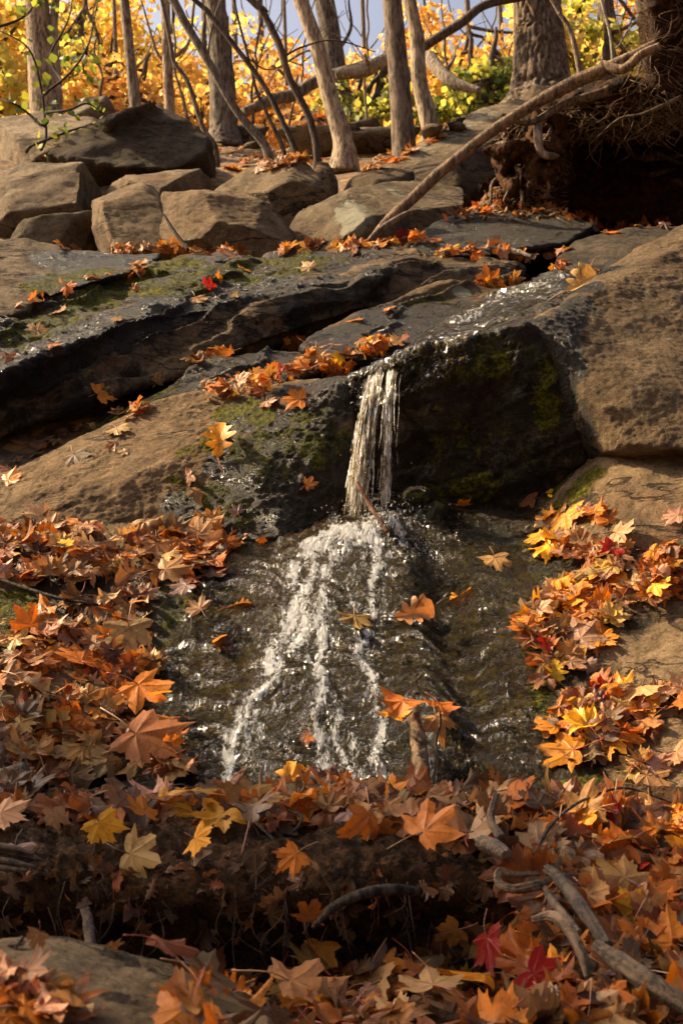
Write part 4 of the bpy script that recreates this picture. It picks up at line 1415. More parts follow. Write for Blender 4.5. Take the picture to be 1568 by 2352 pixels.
def bg_tree(label, x, Y, spread, zlo, zhi, n, size, pal, seed, trunk_w=.05, tint=(.16, .12, .09), nb=9, name='tree', group='autumn trees beyond the crest', clump=.42):
    r = random.Random(seed)
    b = P(x, 300, Y)
    gz = float(ground_z(np.array([b.x]), np.array([Y]))[0])
    base = Vector((b.x, Y, gz))
    root = empty(name, base, label, 'tree', group)
    lean = Vector((r.uniform(-.2, .2), 0, 1))
    H = zhi - gz + .4
    MB().tube([base - Vector((0, 0, .2)), base + lean * H * .35 + Vector((r.uniform(-.1, .1), 0, 0)), base + lean * H * .7, base + lean * H], [trunk_w * 1.2, trunk_w, trunk_w * .7, trunk_w * .25],
              n=24, sides=8, rough=.08, seed=seed, wob=.06).build('trunk', M_BARK, root, color=tint)
    cl = []
    br = MB()
    for k in range(nb):
        t = r.uniform(.15, 1)
        st_ = base + lean * (H * t * .9)
        st_.z = max(st_.z, gz + .2)
        ang = r.uniform(0, 2 * math.pi)
        e = Vector((base.x + math.cos(ang) * spread * r.uniform(.35, 1), base.y + math.sin(ang) * spread * .7 * r.uniform(.3, 1), r.uniform(zlo, zhi)))
        m_ = st_.lerp(e, .5) + Vector((r.gauss(0, .12), 0, r.uniform(0, .25)))
        br.tube([st_, m_, e], [trunk_w * .45, trunk_w * .28, .006], n=12, sides=5, wob=.05, seed=k)
        cl += [(e, spread * clump * r.uniform(.7, 1.2)), (m_, spread * clump * .7)]
        for j in range(2):
            e2 = e + Vector((r.gauss(0, .4), r.gauss(0, .3), r.gauss(0, .3))) * spread * .5
            br.tube([m_, e.lerp(e2, .5), e2], [.012, .009, .004], n=8, sides=4, seed=j)
            cl.append((e2, spread * clump * .6))
    br.build('limb', M_BARK, root, color=tint)
    link('crown', crown_mesh('crown', cl, n, size, pal, seed), M_FOL, root)
    return root


BG = [
    # label, x, Y, spread, zlo, zhi, n, size, palette, name
    ('yellow green sapling at the far left top', -20, 17, 1.3, 6.9, 10.0, 2100, .13, (YEL, LIM, LIM, GOLD)),
    ('yellow maple sapling behind the big left trunk', 170, 19, 1.5, 7.4, 10.8, 2300, .13, (YEL, YEL, LIM, GOLD)),
    ('golden sapling between the two slim pale trunks', 330, 21, 1.5, 7.7, 10.6, 1900, .13, (GOLD, YEL, ORG)),
    ('orange bush behind the dark pointed boulder peak', 290, 16.5, .9, 7.2, 8.4, 1300, .11, (ORG, GOLD, GOLD)),
    ('low orange bush right of the forked trunk', 440, 17.5, .9, 7.4, 8.7, 1200, .11, (GOLD, ORG, YEL)),
    ('orange maple behind the broad grey trunk', 560, 22, 1.6, 7.9, 11.0, 1500, .14, (ORG, GOLD, ORG)),
    ('thinly leaved orange tree left of the pale leaning trunk', 640, 25, 1.6, 8.4, 12, 1100, .14, (ORG, GOLD, (.5, .2, .05))),
    ('sparse orange tree behind the shaded grey trunk', 800, 30, 1.6, 9.0, 12.5, 420, .15, (ORG, GOLD, ORG)),
    ('amber maple behind the twin trunks', 1000, 23, 1.7, 7.6, 11.5, 2100, .14, (GOLD, ORG, YEL)),
    ('amber maple left of the furrowed oak', 1120, 20, 1.5, 7.0, 10.8, 2200, .13, (GOLD, ORG, GOLD, LIM)),
    ('green leaved bush left of the furrowed oak foot', 1090, 15, .8, 6.7, 8.0, 1500, .10, (LIM, GRN, GRN, (.25, .28, .05))),
    ('small green bush behind the smooth grey trunk', 850, 15, .6, 6.7, 7.9, 650, .10, (GRN, LIM, (.3, .3, .05))),
    ('green and amber tree right of the furrowed oak', 1400, 16, 1.1, 6.9, 9.3, 2600, .11, (GRN, LIM, LIM, YEL)),
    ('yellow green bush behind the thin white sapling', 1460, 19, 1.2, 7.4, 10.3, 1800, .12, (LIM, YEL, ORG, GRN)),
    ('tall yellow crown at the top left corner', 60, 20, 1.7, 9.0, 12.0, 2400, .13, (YEL, LIM, YEL, GOLD)),
    ('tall golden crown above the two slim pale trunks', 300, 23, 1.8, 9.6, 12.6, 2200, .14, (YEL, GOLD, YEL, LIM)),
    ('tall gold crown behind the forked trunk top', 440, 24, 1.7, 9.8, 12.6, 1900, .14, (GOLD, YEL, ORG)),
    ('tall pale gold crown over the leaning pale trunk', 690, 27, 1.6, 10.6, 13.6, 1200, .14, (GOLD, YEL, ORG, LIM)),
    ('tall gold crown over the smooth grey trunk', 950, 25, 1.7, 9.8, 13.0, 1900, .14, (GOLD, YEL, ORG)),
    ('tall green gold crown behind the big left trunk', 170, 22, 1.7, 9.4, 12.2, 2100, .13, (YEL, LIM, LIM, GOLD)),
    ('tall amber crown right of the broad grey trunk', 610, 26, 1.6, 10.4, 13.2, 1100, .14, (ORG, GOLD, (.6, .35, .12))),
    ('tall amber crown between the twin trunks and the oak', 1080, 22, 1.7, 9.2, 12.0, 2200, .13, (GOLD, YEL, ORG)),
    ('tall yellow crown right of the oak', 1400, 21, 1.6, 8.8, 11.6, 2000, .13, (GOLD, LIM, YEL, ORG)),
    ('far yellow tree seen over the left boulders', 60, 28, 2.0, 8.4, 13.0, 1900, .16, (YEL, LIM, GOLD)),
    ('far golden tree behind the forked trunk', 440, 30, 2.1, 8.6, 13.5, 1500, .17, (GOLD, YEL, ORG)),
    ('far amber tree behind the furrowed oak', 1260, 29, 2.2, 8.0, 13.0, 2200, .17, (GOLD, ORG, LIM)),
]
for i, (lab, x, Y, sprd, zl, zh, n, sz, pal) in enumerate(BG):
    bg_tree(lab, x, Y, sprd, zl, zh, int(n * 2.0), sz * .78, pal, 100 + i, trunk_w=.04 + .0015 * Y, nb=17, clump=.33)
# bare grey trunks far behind
for i, (x, Y, w_) in enumerate(((215, 24, 20), (470, 26, 14), (600, 28, 16), (655, 24, 10), (835, 27, 12), (1075, 26, 16), (1150, 24, 14), (30, 22, 26), (540, 32, 14))):
    tree(['bare grey trunk between the two left trunks, far behind', 'slim far trunk left of the broad grey one', 'slim far trunk just right of the broad grey one', 'very slim far stem left of the pale leaning trunk', 'slim far stem left of the smooth grey trunk',
          'far trunk in the amber leaves left of the oak', 'second far trunk in the amber leaves left of the oak', 'far trunk at the left edge in yellow leaves', 'farthest slim trunk behind the broad grey one'][i],
         [(x + 4, 300, ), (x + 2, 150), (x - 3, 0)], Y, (w_, w_ * .85), (.24, .19, .14), sides=8, n=20, group='far trunks beyond the crest', up=5,
         limbs=[([(x, 130), (x + 30 + 5 * i, 60), (x + 40 + 6 * i, -40)], w_ * .35), ([(x, 90), (x - 40, 30), (x - 50, -60)], w_ * .3)])

rb = random.Random(31)
for x in (150, 235, 420, 575, 668, 845, 1045, 1150, 1450):
    Yb = rb.uniform(13.5, 19)
    lean = rb.uniform(-70, 50)
    tree('thin bare sapling among the trunks on the crest', [(x, 285), (x + lean * .4, 170), (x + lean * .7, 80), (x + lean, -10)], Yb, (rb.uniform(5, 9), rb.uniform(3, 5)), rb.choice([(.36, .27, .18), (.24, .18, .12), (.16, .12, .08)]), sides=7, n=24, up=1.5, wob=.08,
         group='bare saplings on the crest', name='sapling',
         limbs=[([(x + lean * .5, 150), (x + lean * .5 + s_ * rb.uniform(20, 50), rb.uniform(70, 120)), (x + lean * .6 + s_ * rb.uniform(50, 120), rb.uniform(-20, 70))], rb.uniform(2.5, 4)) for s_ in (-1, 1, rb.choice((-1, 1)))])

# greenbrier at the upper left: thin dark twigs with green leaves
gb = empty('greenbrier', P(90, 345, 9.8), 'tangle of thin dark twigs with green leaves over the left boulders', 'shrub')
tw = MB()
cl = []
rg = random.Random(12)
for pts in ([(95, 345), (105, 290), (100, 200), (60, 110), (-10, 60)], [(105, 290), (60, 250), (20, 240), (-20, 230)], [(100, 220), (150, 180), (200, 110), (226, 0)], [(60, 350), (90, 330), (185, 296), (235, 300)],
            [(105, 260), (150, 250), (195, 232), (240, 262)], [(200, 110), (190, 150), (205, 190)], [(-20, 60), (70, 30), (90, -20)], [(140, 190), (120, 130), (150, 60), (160, -20)]):
    q = [P(x, y, 9.8 + rg.uniform(-.2, .2)) for x, y in pts]
    tw.tube(q, [.012, .009, .004], n=24, sides=5, wob=.04, seed=rg.randrange(50))
    for c in catmull(q, 7)[2:]:
        cl.append((Vector(c), .16))
tw.build('stem', M_BARK, gb, color=(.07, .05, .035))
link('foliage', crown_mesh('foliage', cl, 170, .065, (GRN, GRN, (.05, .09, .02), (.25, .28, .04)), 5, .8), M_FOL, gb)

# unseen tree added off to the left, out of the picture, to shade the foreground
def shade_tree(label, x, y, zc, rx, rz, n, seed):
    gz = float(ground_z(np.array([x]), np.array([y]))[0])
    base = Vector((x, y, gz))
    root = empty('unseen_shade_tree', base, label, 'tree')
    MB().tube([base - Vector((0, 0, .3)), Vector((x, y, zc)), Vector((x, y, zc + rz * 1.1))], [.16, .12, .03], n=20, sides=10, rough=.06).build('trunk', M_BARK, root, color=DARK)
    r = random.Random(seed)
    cl = []
    for k in range(34):
        t = r.uniform(-1, 1)
        a = r.uniform(0, 6.28)
        w_ = math.sqrt(max(0, 1 - t * t)) * r.uniform(.2, 1)
        cl.append((Vector((x + math.cos(a) * rx * w_, y + math.sin(a) * rx * w_, zc + t * rz)), .45))
    link('crown', crown_mesh('crown', cl, n, .16, ((.03, .05, .012), (.05, .07, .02)), seed), M_FOL, root)


shade_tree('dense green tree, unseen, added left of the foreground to shade it', -4.5, 4.28, 3.95, .95, .85, 3600, 61)
# ------------------------------------------------------------------ leaves
HALF = [(0, 1.00), (4, .90), (8, .82), (13, .84), (15, .72), (20, .64), (24, .52), (28, .62), (32, .76), (36, .78), (41, .86), (46, 1.0), (50, .88), (54, .80), (59, .82), (62, .68), (69, .62), (76, .50),
        (83, .58), (90, .66), (99, .78), (107, .62), (114, .58), (126, .44), (145, .30), (168, .16)]


def maple_outline(r):
    k = {46: r.uniform(.85, 1.08), 100: r.uniform(.8, 1.15)}
    L = [(a, rr * (1 + .06 * r.gauss(0, 1)) * (k[46] if 34 < a < 60 else k[100] if a > 80 else 1)) for a, rr in HALF]
    R = [(-a, rr * (1 + .07 * r.gauss(0, 1))) for a, rr in HALF[1:]]
    pts = R[::-1] + L
    return [(rr * math.sin(rad(a)), rr * math.cos(rad(a))) for a, rr in pts] + [(0, -.05)]


def oak_outline(r):
    h = [(-.15, .02), (-.05, .05), (.0, .14), (.06, .17), (.1, .12), (.16, .13), (.22, .33), (.28, .38), (.34, .32), (.38, .16), (.44, .15), (.5, .38), (.57, .47), (.63, .40), (.67, .20), (.74, .19), (.79, .32), (.86, .34), (.9, .2), (.98, .17), (1.05, .15), (1.1, .05)]
    R = [(x * (1 + .05 * r.gauss(0, 1)), y) for y, x in h]
    L = [(-x * (1 + .05 * r.gauss(0, 1)), y) for y, x in h]
    return L + R[::-1]


def oval_outline(r):
    n = 14
    R = [(.21 * math.sin(math.pi * t) ** .9, -.1 + 1.1 * t) for t in np.linspace(.02, .98, n)]
    return [(-x, y) for x, y in R] + [(x, y) for x, y in R[::-1]]


def leaf_mesh(name, kind, r, curl):
    o = {'maple': maple_outline, 'oak': oak_outline, 'oval': oval_outline}[kind](r)
    c0 = (0, .02) if kind == 'maple' else (0, .45)
    o = np.array(o)
    if kind != 'maple':
        pass
    n = len(o)
    fr = [.25, .5, .76, 1.0]
    V = [np.array([[c0[0], c0[1]]])]
    for f in fr:
        V.append(np.array(c0) + (o - np.array(c0)) * f)
    xy = np.vstack(V)
    F_ = [(0, 1 + (i + 1) % n, 1 + i) for i in range(n)]
    for k in range(len(fr) - 1):
        a, b = 1 + k * n, 1 + (k + 1) * n
        F_ += [(a + i, a + (i + 1) % n, b + (i + 1) % n, b + i) for i in range(n)]
    x, y = xy[:, 0], xy[:, 1]
    rr = np.hypot(x, y)
    th = np.arctan2(x, y)
    if kind == 'maple':
        ax = np.array([0, rad(46), rad(-46), rad(100), rad(-100)])
    else:
        ax = np.array([0.])
    dth = np.abs(th[:, None] - ax[None]).min(1)
    vein = np.exp(-(dth * rr / .022) ** 2) if kind == 'maple' else np.exp(-(np.abs(x) / .025) ** 2)
    if kind == 'maple':
        z = -.13 * curl * rr * np.clip(dth / .4, 0, 1) * (1 if r.random() < .7 else -1)
    else:
        z = .35 * curl * np.abs(x)
    z = z + .10 * curl * np.sin(x * r.uniform(4, 8) + r.uniform(0, 6)) * rr + .06 * curl * np.sin(y * r.uniform(4, 9) + r.uniform(0, 6)) * rr
    for k in range(5):                    # each lobe bends up or down at its tip
        a = r.uniform(-2.4, 2.4)
        w_ = np.exp(-((th - a + np.pi) % (2 * np.pi) - np.pi) ** 2 / .12)
        z = z + w_ * r.gauss(.08, .30) * curl * rr ** 2.4
    p = np.stack([x, y, z], 1)
    # roll the whole blade about a random axis in its plane
    ang = r.uniform(0, math.pi)
    ca, sa = math.cos(ang), math.sin(ang)
    u = p[:, 0] * ca + p[:, 1] * sa
    v = -p[:, 0] * sa + p[:, 1] * ca
    K = curl * r.uniform(.15, 1.25) * (1 if r.random() < .6 else -1)
    if abs(K) > 1e-3:
        uu = np.sin(u * K) / K
        zz = p[:, 2] * np.cos(u * K) + (1 - np.cos(u * K)) / K
        u, p[:, 2] = uu - 0 * u, zz
    p[:, 0] = u * ca - v * sa
    p[:, 1] = u * sa + v * ca
    me = new_mesh(name, p, F_)
    at = me.attributes.new('vein', 'FLOAT', 'POINT')
    at.data.foreach_set('value', vein.astype(np.float32))
    smooth_me(me)
    me.materials.append(M_LEAF)
    return me, p, F_, vein


lr = random.Random(21)
LV = {}
for k in range(9):
    LV['maple', k] = leaf_mesh('maple_leaf', 'maple', lr, .45 + .07 * k)
for k in range(9, 14):
    LV['maple', k] = leaf_mesh('maple_leaf', 'maple', lr, 1.25 + .25 * (k - 9))
for k in range(3):
    LV['oak', k] = leaf_mesh('oak_leaf', 'oak', lr, .7 + .4 * k)
for k in range(2):
    LV['oval', k] = leaf_mesh('oval_leaf', 'oval', lr, .7 + .3 * k)
STEMV = []
for k in range(4):
    b = lr.uniform(-.5, .5)
    V, Fs = tube_arrays([(0, -.02, 0), (b * .25, -.35, .06 + .1 * lr.random()), (b, -.62 - .4 * lr.random(), .10 * lr.random())], [.016, .013, .018], n=10, sides=5)
    me = new_mesh('stem', V, Fs)
    smooth_me(me)
    me.materials.append(M_STEM)
    STEMV.append((me, V, Fs))

PALETTE = {                                # name: (linear colour, spread)
    'tan': (.33, .155, .052), 'pale tan': (.44, .25, .115), 'rust brown': (.24, .072, .018), 'orange': (.50, .150, .012), 'golden': (.62, .25, .014), 'yellow': (.74, .40, .018),
    'dark brown': (.085, .038, .016), 'red': (.42, .016, .008), 'deep red': (.20, .009, .010), 'greyish brown': (.20, .12, .070)}


def pick(weights):
    ks = list(weights)
    return lr.choices(ks, [weights[k] for k in ks])[0]


LEAVES = []


def add_leaf(x, y, zone, colour, size=None, px_w=None, kind='maple', tilt=.3, off=None, normal=None, hero=False, spin=None, flat=False, variant=None, base=None, hue=None):
    if base is None:
        p, n = hit(x, y)
        if p is None or p.y > 16:
            return
    else:
        p, n = base
    if n.dot(p - ORIG) > 0:
        n = -n
    if px_w:
        size = px_w * p.y / F / (1.38 if kind == 'maple' else .9)
    if normal == 'cam':
        n = (ORIG - p).normalized() + Vector((0, 0, .25))
    nn = (n.normalized() + Vector((lr.gauss(0, tilt), lr.gauss(0, tilt), abs(lr.gauss(0, tilt * .5))))).normalized()
    s = lr.uniform(0, 6.283) if spin is None else spin
    t0 = Vector((1, 0, 0)) - nn * nn.x
    q = Matrix.Rotation(s, 3, nn) @ Matrix((t0.normalized(), nn.cross(t0.normalized()), nn)).transposed()
    if off is None:
        off = .008
    if variant is None:
        hi = 9 if flat else 14
        variant = lr.randrange(hi) if kind == 'maple' else lr.randrange(3 if kind == 'oak' else 2)
    c = Vector(PALETTE[colour])
    f = lr.uniform(.62, 1.2)
    f *= 1.12
    c = Vector((c.x * f, c.y * f * lr.uniform(.84, 1.12), c.z * f * lr.uniform(.60, 1.15)))
    LEAVES.append(dict(p=p + n.normalized() * off, R=q, s=size, kind=kind, v=variant, c=c, cn=colour, zone=zone, off=off, hero=hero, st=lr.randrange(4), px=(x, y), big=size / p.y))


def in_poly(x, y, poly):
    c = False
    j = len(poly) - 1
    for i in range(len(poly)):
        (a, b), (d, e) = poly[i], poly[j]
        if (b > y) != (e > y) and x < (d - a) * (y - b) / (e - b) + a:
            c = not c
        j = i
    return c


def fill(zone, poly, n, weights, size=(.04, .10), layers=.05, tilt=.20, edge=1.0, oak=.13):
    xs, ys = [p[0] for p in poly], [p[1] for p in poly]
    k = tries = 0
    while k < n and tries < n * 40:
        tries += 1
        x, y = lr.uniform(min(xs), max(xs)), lr.uniform(min(ys), max(ys))
        if not in_poly(x, y, poly):
            continue
        k += 1
        if k > n * .3 and any(abs(x - h[0]) < h[2] * .36 and abs(y - h[1]) < h[2] * .36 for h in HERO):
            continue
        kd = 'oak' if lr.random() < oak else 'oval' if lr.random() < .06 else 'maple'
        add_leaf(x, y, zone, pick(weights), size=.93 * lr.triangular(size[0], size[1], size[0] * .6 + size[1] * .4) * (1.1 if kd == 'oak' else 1), kind=kd, tilt=tilt, off=.006 + layers * (k / n) * lr.uniform(.7, 1.15))


def line(zone, pts, n, weights, size=(.03, .055), spread=7, tilt=.45, layers=.02):
    p = catmull([(a, b, 0) for a, b in pts], 200)
    for k in range(n):
        x, y, _ = p[lr.randrange(200)]
        add_leaf(x + lr.gauss(0, spread), y + lr.gauss(0, spread * .7), zone, pick(weights), size=lr.uniform(*size), tilt=tilt, off=.004 + layers * lr.random())


BANK = {'tan': 7, 'pale tan': 5, 'rust brown': 5, 'orange': 4.5, 'golden': 1.8, 'yellow': .3, 'dark brown': 2, 'greyish brown': 2.5, 'red': .12}
BRIGHT = {'orange': 4.5, 'golden': 5, 'yellow': 1.2, 'pale tan': 4, 'tan': 4, 'rust brown': 2, 'red': .3}
DAMW = {'rust brown': 6, 'orange': 5, 'tan': 3.5, 'golden': 1.2, 'dark brown': 5, 'pale tan': 2.4, 'greyish brown': 3, 'yellow': .25, 'red': .15, 'deep red': .15}
LEDGE = {'orange': 3, 'golden': 3, 'yellow': .8, 'tan': 4, 'pale tan': 4, 'rust brown': 3, 'red': .3}
# single leaves that the photograph shows on their own
HERO = [
    (812, 738, 44, 'pale tan', 'maple', 'lying alone on dark rock above the lip'), (712, 617, 62, 'pale tan', 'maple', 'on the right of the great slab, stem standing up'),
    (502, 642, 36, 'golden', 'maple', 'in the small heap on the great slab'), (482, 660, 46, 'red', 'maple', 'in the small heap on the great slab'), (545, 680, 32, 'pale tan', 'maple', 'just under the small heap on the great slab'),
    (540, 592, 58, 'pale tan', 'maple', 'above the small heap on the great slab'), (560, 620, 36, 'golden', 'maple', 'right of the small heap on the great slab'), (450, 688, 50, 'tan', 'maple', 'below the small heap on the great slab'),
    (870, 568, 52, 'golden', 'maple', 'on the leaf ledge right of the slanting branch foot'), (1040, 572, 56, 'yellow', 'maple', 'bright on the leaf ledge, centre right'),
    (1118, 650, 66, 'rust brown', 'maple', 'in the crevice beside the lichen patch'), (1148, 652, 60, 'golden', 'maple', 'in the crevice beside the lichen patch'), (892, 710, 34, 'orange', 'maple', 'on the overhung dark slab'),
    (227, 905, 60, 'orange', 'maple', 'under the overhang of the great slab'), (68, 1020, 88, 'pale tan', 'maple', 'at the left end of the groove'), (172, 1048, 70, 'greyish brown', 'maple', 'curled on top of the pale dry boulder'),
    (265, 1022, 48, 'tan', 'maple', 'on top of the pale dry boulder'), (289, 1040, 30, 'pale tan', 'maple', 'on the pale dry boulder'), (270, 988, 60, 'pale tan', 'maple', 'on the ridge of the pale dry boulder'),
    (500, 1046, 88, 'golden', 'oak', 'on the wet side of the pale dry boulder'), (448, 1130, 76, 'tan', 'maple', 'where the pale boulder turns wet'), (438, 1095, 52, 'rust brown', 'maple', 'just above the big tan one on the wet boulder side'),
    (706, 1115, 40, 'tan', 'maple', 'stuck on the wet wall left of the fall'), (545, 1178, 38, 'greyish brown', 'maple', 'low on the wet wall left of the fall'),
    (815, 855, 56, 'yellow', 'maple', 'upright at the lip just left of the fall'), (1352, 625, 52, 'orange', 'maple', 'upright at the top of the stream'), (1312, 672, 88, 'pale tan', 'oak', 'at the right side of the stream'),
    (1062, 1160, 46, 'golden', 'maple', 'right of the splash pool'), (1222, 1145, 56, 'rust brown', 'maple', 'at the foot of the dark wall'), (1255, 1135, 26, 'yellow', 'oval', 'at the foot of the dark wall'), (1270, 1145, 22, 'yellow', 'oval', 'at the foot of the dark wall'),
    (1135, 1285, 74, 'pale tan', 'maple', 'alone on the wet slab right of the cascade'), (1040, 1378, 62, 'golden', 'oak', 'curled on the wet slab right of the cascade'),
    (812, 1420, 86, 'pale tan', 'maple', 'in the middle of the cascade, left of the oak leaf'), (912, 1422, 82, 'tan', 'oak', 'in the middle of the cascade'),
    (520, 1464, 58, 'golden', 'oval', 'on wet rock left of the cascade'), (505, 1480, 50, 'dark brown', 'maple', 'on wet rock left of the cascade'), (530, 1398, 48, 'tan', 'oak', 'left of the cascade'), (440, 1380, 70, 'greyish brown', 'maple', 'at the edge of the left leaf bank'),
    (470, 1430, 60, 'tan', 'maple', 'right of the left leaf bank'), (385, 1345, 92, 'tan', 'maple', 'at the edge of the left leaf bank'), (710, 1695, 42, 'orange', 'maple', 'between the strands of the cascade'), (600, 1238, 26, 'orange', 'maple', 'beside the splash pool, left'),
    (115, 1795, 108, 'tan', 'maple', 'hanging below the left leaf bank'), (312, 1722, 180, 'rust brown', 'maple', 'at the low end of the left leaf bank'), (320, 1610, 130, 'orange', 'maple', 'on the left leaf bank'), (300, 1470, 110, 'pale tan', 'maple', 'on the left leaf bank'),
    (155, 1285, 40, 'yellow', 'maple', 'on top of the left leaf bank'), (160, 1560, 110, 'orange', 'maple', 'in the middle of the left leaf bank'), (60, 1610, 90, 'pale tan', 'oak', 'at the left edge of the left leaf bank'), (400, 1635, 60, 'golden', 'oval', 'beside the left leaf bank'),
    (925, 1612, 108, 'orange', 'maple', 'capping the upright stub in the cascade'), (1008, 1620, 76, 'orange', 'maple', 'capping the upright stub in the cascade'), (900, 1640, 70, 'golden', 'maple', 'under the cap of the upright stub'), (1000, 1650, 80, 'tan', 'maple', 'under the cap of the upright stub'),
    (1475, 1590, 112, 'pale tan', 'maple', 'topmost in the lower cluster on the right slab'), (1320, 1735, 130, 'golden', 'maple', 'lowest in the lower cluster on the right slab'), (1290, 1432, 92, 'golden', 'maple', 'centre of the bright drift on the right slab'),
    (1335, 1480, 115, 'pale tan', 'maple', 'below the golden one in the bright drift'), (1450, 1360, 90, 'pale tan', 'maple', 'in the drift reaching the right edge'), (1245, 1240, 62, 'golden', 'maple', 'leftmost in the upper right cluster'), (1305, 1190, 110, 'golden', 'maple', 'topmost in the upper right cluster'),
    (1420, 1232, 80, 'pale tan', 'maple', 'right end of the upper right cluster'), (1555, 1740, 96, 'pale tan', 'maple', 'at the right edge'), (1480, 1795, 90, 'pale tan', 'maple', 'low at the right edge'), (1500, 1640, 70, 'golden', 'maple', 'right part of the lower right cluster'), (1555, 1195, 60, 'pale tan', 'maple', 'at the right edge above the drift'),
    (228, 1905, 95, 'yellow', 'maple', 'on the left of the foreground bank'), (300, 1915, 90, 'orange', 'maple', 'on the left of the foreground bank'), (85, 1900, 70, 'pale tan', 'maple', 'on the left of the foreground bank'), (490, 1955, 82, 'golden', 'maple', 'on the brink of the foreground bank'),
    (330, 1965, 115, 'pale tan', 'maple', 'on the brink of the foreground bank'), (430, 1880, 110, 'golden', 'maple', 'on top of the foreground bank'), (680, 1978, 84, 'orange', 'maple', 'hanging over the brink of the foreground bank'), (990, 1957, 135, 'orange', 'maple', 'on the brink, centre right'),
    (560, 1930, 120, 'greyish brown', 'oak', 'on top of the foreground bank'), (1430, 1962, 110, 'orange', 'maple', 'on the right of the foreground bank'), (1385, 1925, 110, 'golden', 'maple', 'on the right of the foreground bank'), (1390, 2010, 110, 'golden', 'maple', 'on the right slope'),
    (1212, 2178, 118, 'deep red', 'maple', 'standing on the right slope'), (1225, 2265, 130, 'red', 'maple', 'below the deep red one'), (1450, 2150, 112, 'tan', 'maple', 'large on the right slope'), (1490, 2295, 100, 'pale tan', 'oak', 'at the bottom right corner'),
    (1070, 2220, 84, 'yellow', 'maple', 'on the ground left of the deep red one'), (1110, 2320, 150, 'golden', 'maple', 'on the ground at the bottom'), (690, 2275, 110, 'tan', 'maple', 'on the ground at the bottom'), (735, 2190, 88, 'orange', 'maple', 'hanging from the dark face'),
    (345, 2265, 140, 'rust brown', 'maple', 'behind the corner boulder'), (470, 2220, 100, 'rust brown', 'maple', 'at the foot of the dark face'), (88, 2170, 52, 'tan', 'maple', 'hanging from the dark face at left'), (720, 2070, 80, 'rust brown', 'maple', 'on the dark face'), (1040, 2080, 80, 'tan', 'maple', 'hanging under the brink'),
    (60, 1990, 100, 'greyish brown', 'maple', 'at the left end of the bank'), (660, 2330, 200, 'tan', 'maple', 'on the ground at the bottom edge'), (990, 2345, 150, 'pale tan', 'maple', 'on the ground at the bottom edge'), (930, 2300, 120, 'rust brown', 'maple', 'on the ground at the bottom'), (20, 1105, 60, 'golden', 'maple', 'at the left edge of the pale dry boulder'),
    (120, 795, 44, 'orange', 'maple', 'on the left part of the great slab'), (85, 765, 52, 'pale tan', 'maple', 'on the left part of the great slab'), (15, 825, 50, 'tan', 'maple', 'at the left edge of the great slab'), (275, 735, 34, 'pale tan', 'maple', 'on the crease of the great slab'), (130, 720, 50, 'pale tan', 'maple', 'on the top of the great slab'),
    (310, 665, 26, 'tan', 'maple', 'on the top of the great slab'), (480, 815, 80, 'orange', 'maple', 'on the end of the narrow wet rib'), (675, 778, 60, 'rust brown', 'maple', 'above the narrow wet rib'), (570, 810, 50, 'tan', 'maple', 'on the narrow wet rib'), (360, 875, 32, 'greyish brown', 'maple', 'in the wet groove'),
    (740, 820, 70, 'pale tan', 'maple', 'standing up in the heap left of the lip'), (690, 920, 70, 'orange', 'maple', 'hanging below the heap left of the lip'), (615, 925, 50, 'tan', 'maple', 'hanging below the heap left of the lip'), (910, 785, 60, 'rust brown', 'maple', 'at the right end of the heap by the lip'),
    (1395, 535, 46, 'orange', 'maple', 'on the damp slab end'), (925, 548, 44, 'red', 'maple', 'on the leaf ledge'), (1130, 560, 40, 'orange', 'maple', 'upright on the leaf ledge'),
]
# left bank
fill('in the leaf bank left of the cascade', [(-40, 1225), (110, 1200), (300, 1215), (400, 1200), (490, 1205), (535, 1235), (500, 1330), (360, 1350), (330, 1330), (-40, 1345)], 180, BANK, layers=.035)
fill('on the middle of the left leaf bank', [(120, 1390), (330, 1350), (385, 1400), (320, 1470), (390, 1530), (340, 1560), (290, 1500), (150, 1460), (60, 1440)], 58, BANK, layers=.025)
fill('in the thick lower part of the left leaf bank', [(-40, 1440), (160, 1450), (330, 1470), (300, 1560), (330, 1620), (300, 1640), (430, 1640), (330, 1680), (450, 1740), (400, 1790), (250, 1780), (120, 1760), (-40, 1760)], 215, BANK, layers=.04)
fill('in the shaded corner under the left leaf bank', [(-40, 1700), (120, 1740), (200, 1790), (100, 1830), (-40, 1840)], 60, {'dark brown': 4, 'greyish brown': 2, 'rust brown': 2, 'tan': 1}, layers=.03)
# right clusters
fill('in the upper leaf cluster on the right slab', [(1225, 1235), (1270, 1180), (1380, 1165), (1400, 1200), (1330, 1250), (1440, 1240), (1440, 1290), (1270, 1290)], 46, BRIGHT, layers=.02, size=(.05, .085))
fill('in the bright leaf drift reaching the right edge', [(1330, 1330), (1460, 1285), (1620, 1240), (1620, 1350), (1480, 1400), (1400, 1440), (1310, 1420), (1260, 1350)], 105, BRIGHT, layers=.035, size=(.05, .085))
fill('in the bright leaf drift on the right slab', [(1205, 1420), (1300, 1350), (1400, 1430), (1420, 1470), (1340, 1520), (1290, 1560), (1200, 1570), (1250, 1500), (1200, 1490)], 95, {**BRIGHT, 'rust brown': 3, 'greyish brown': 2}, layers=.035, size=(.055, .09))
fill('in the lower leaf cluster on the right slab', [(1235, 1690), (1270, 1620), (1370, 1600), (1430, 1570), (1530, 1575), (1620, 1600), (1530, 1660), (1440, 1700), (1380, 1730), (1330, 1780), (1265, 1740), (1300, 1700)], 78, {**BANK, 'orange': 6, 'golden': 4}, layers=.035, size=(.055, .09))
line('at the right edge of the right slab', [(1450, 1790), (1500, 1770), (1570, 1740)], 9, {'pale tan': 3, 'tan': 3, 'rust brown': 1}, size=(.06, .09), spread=18)
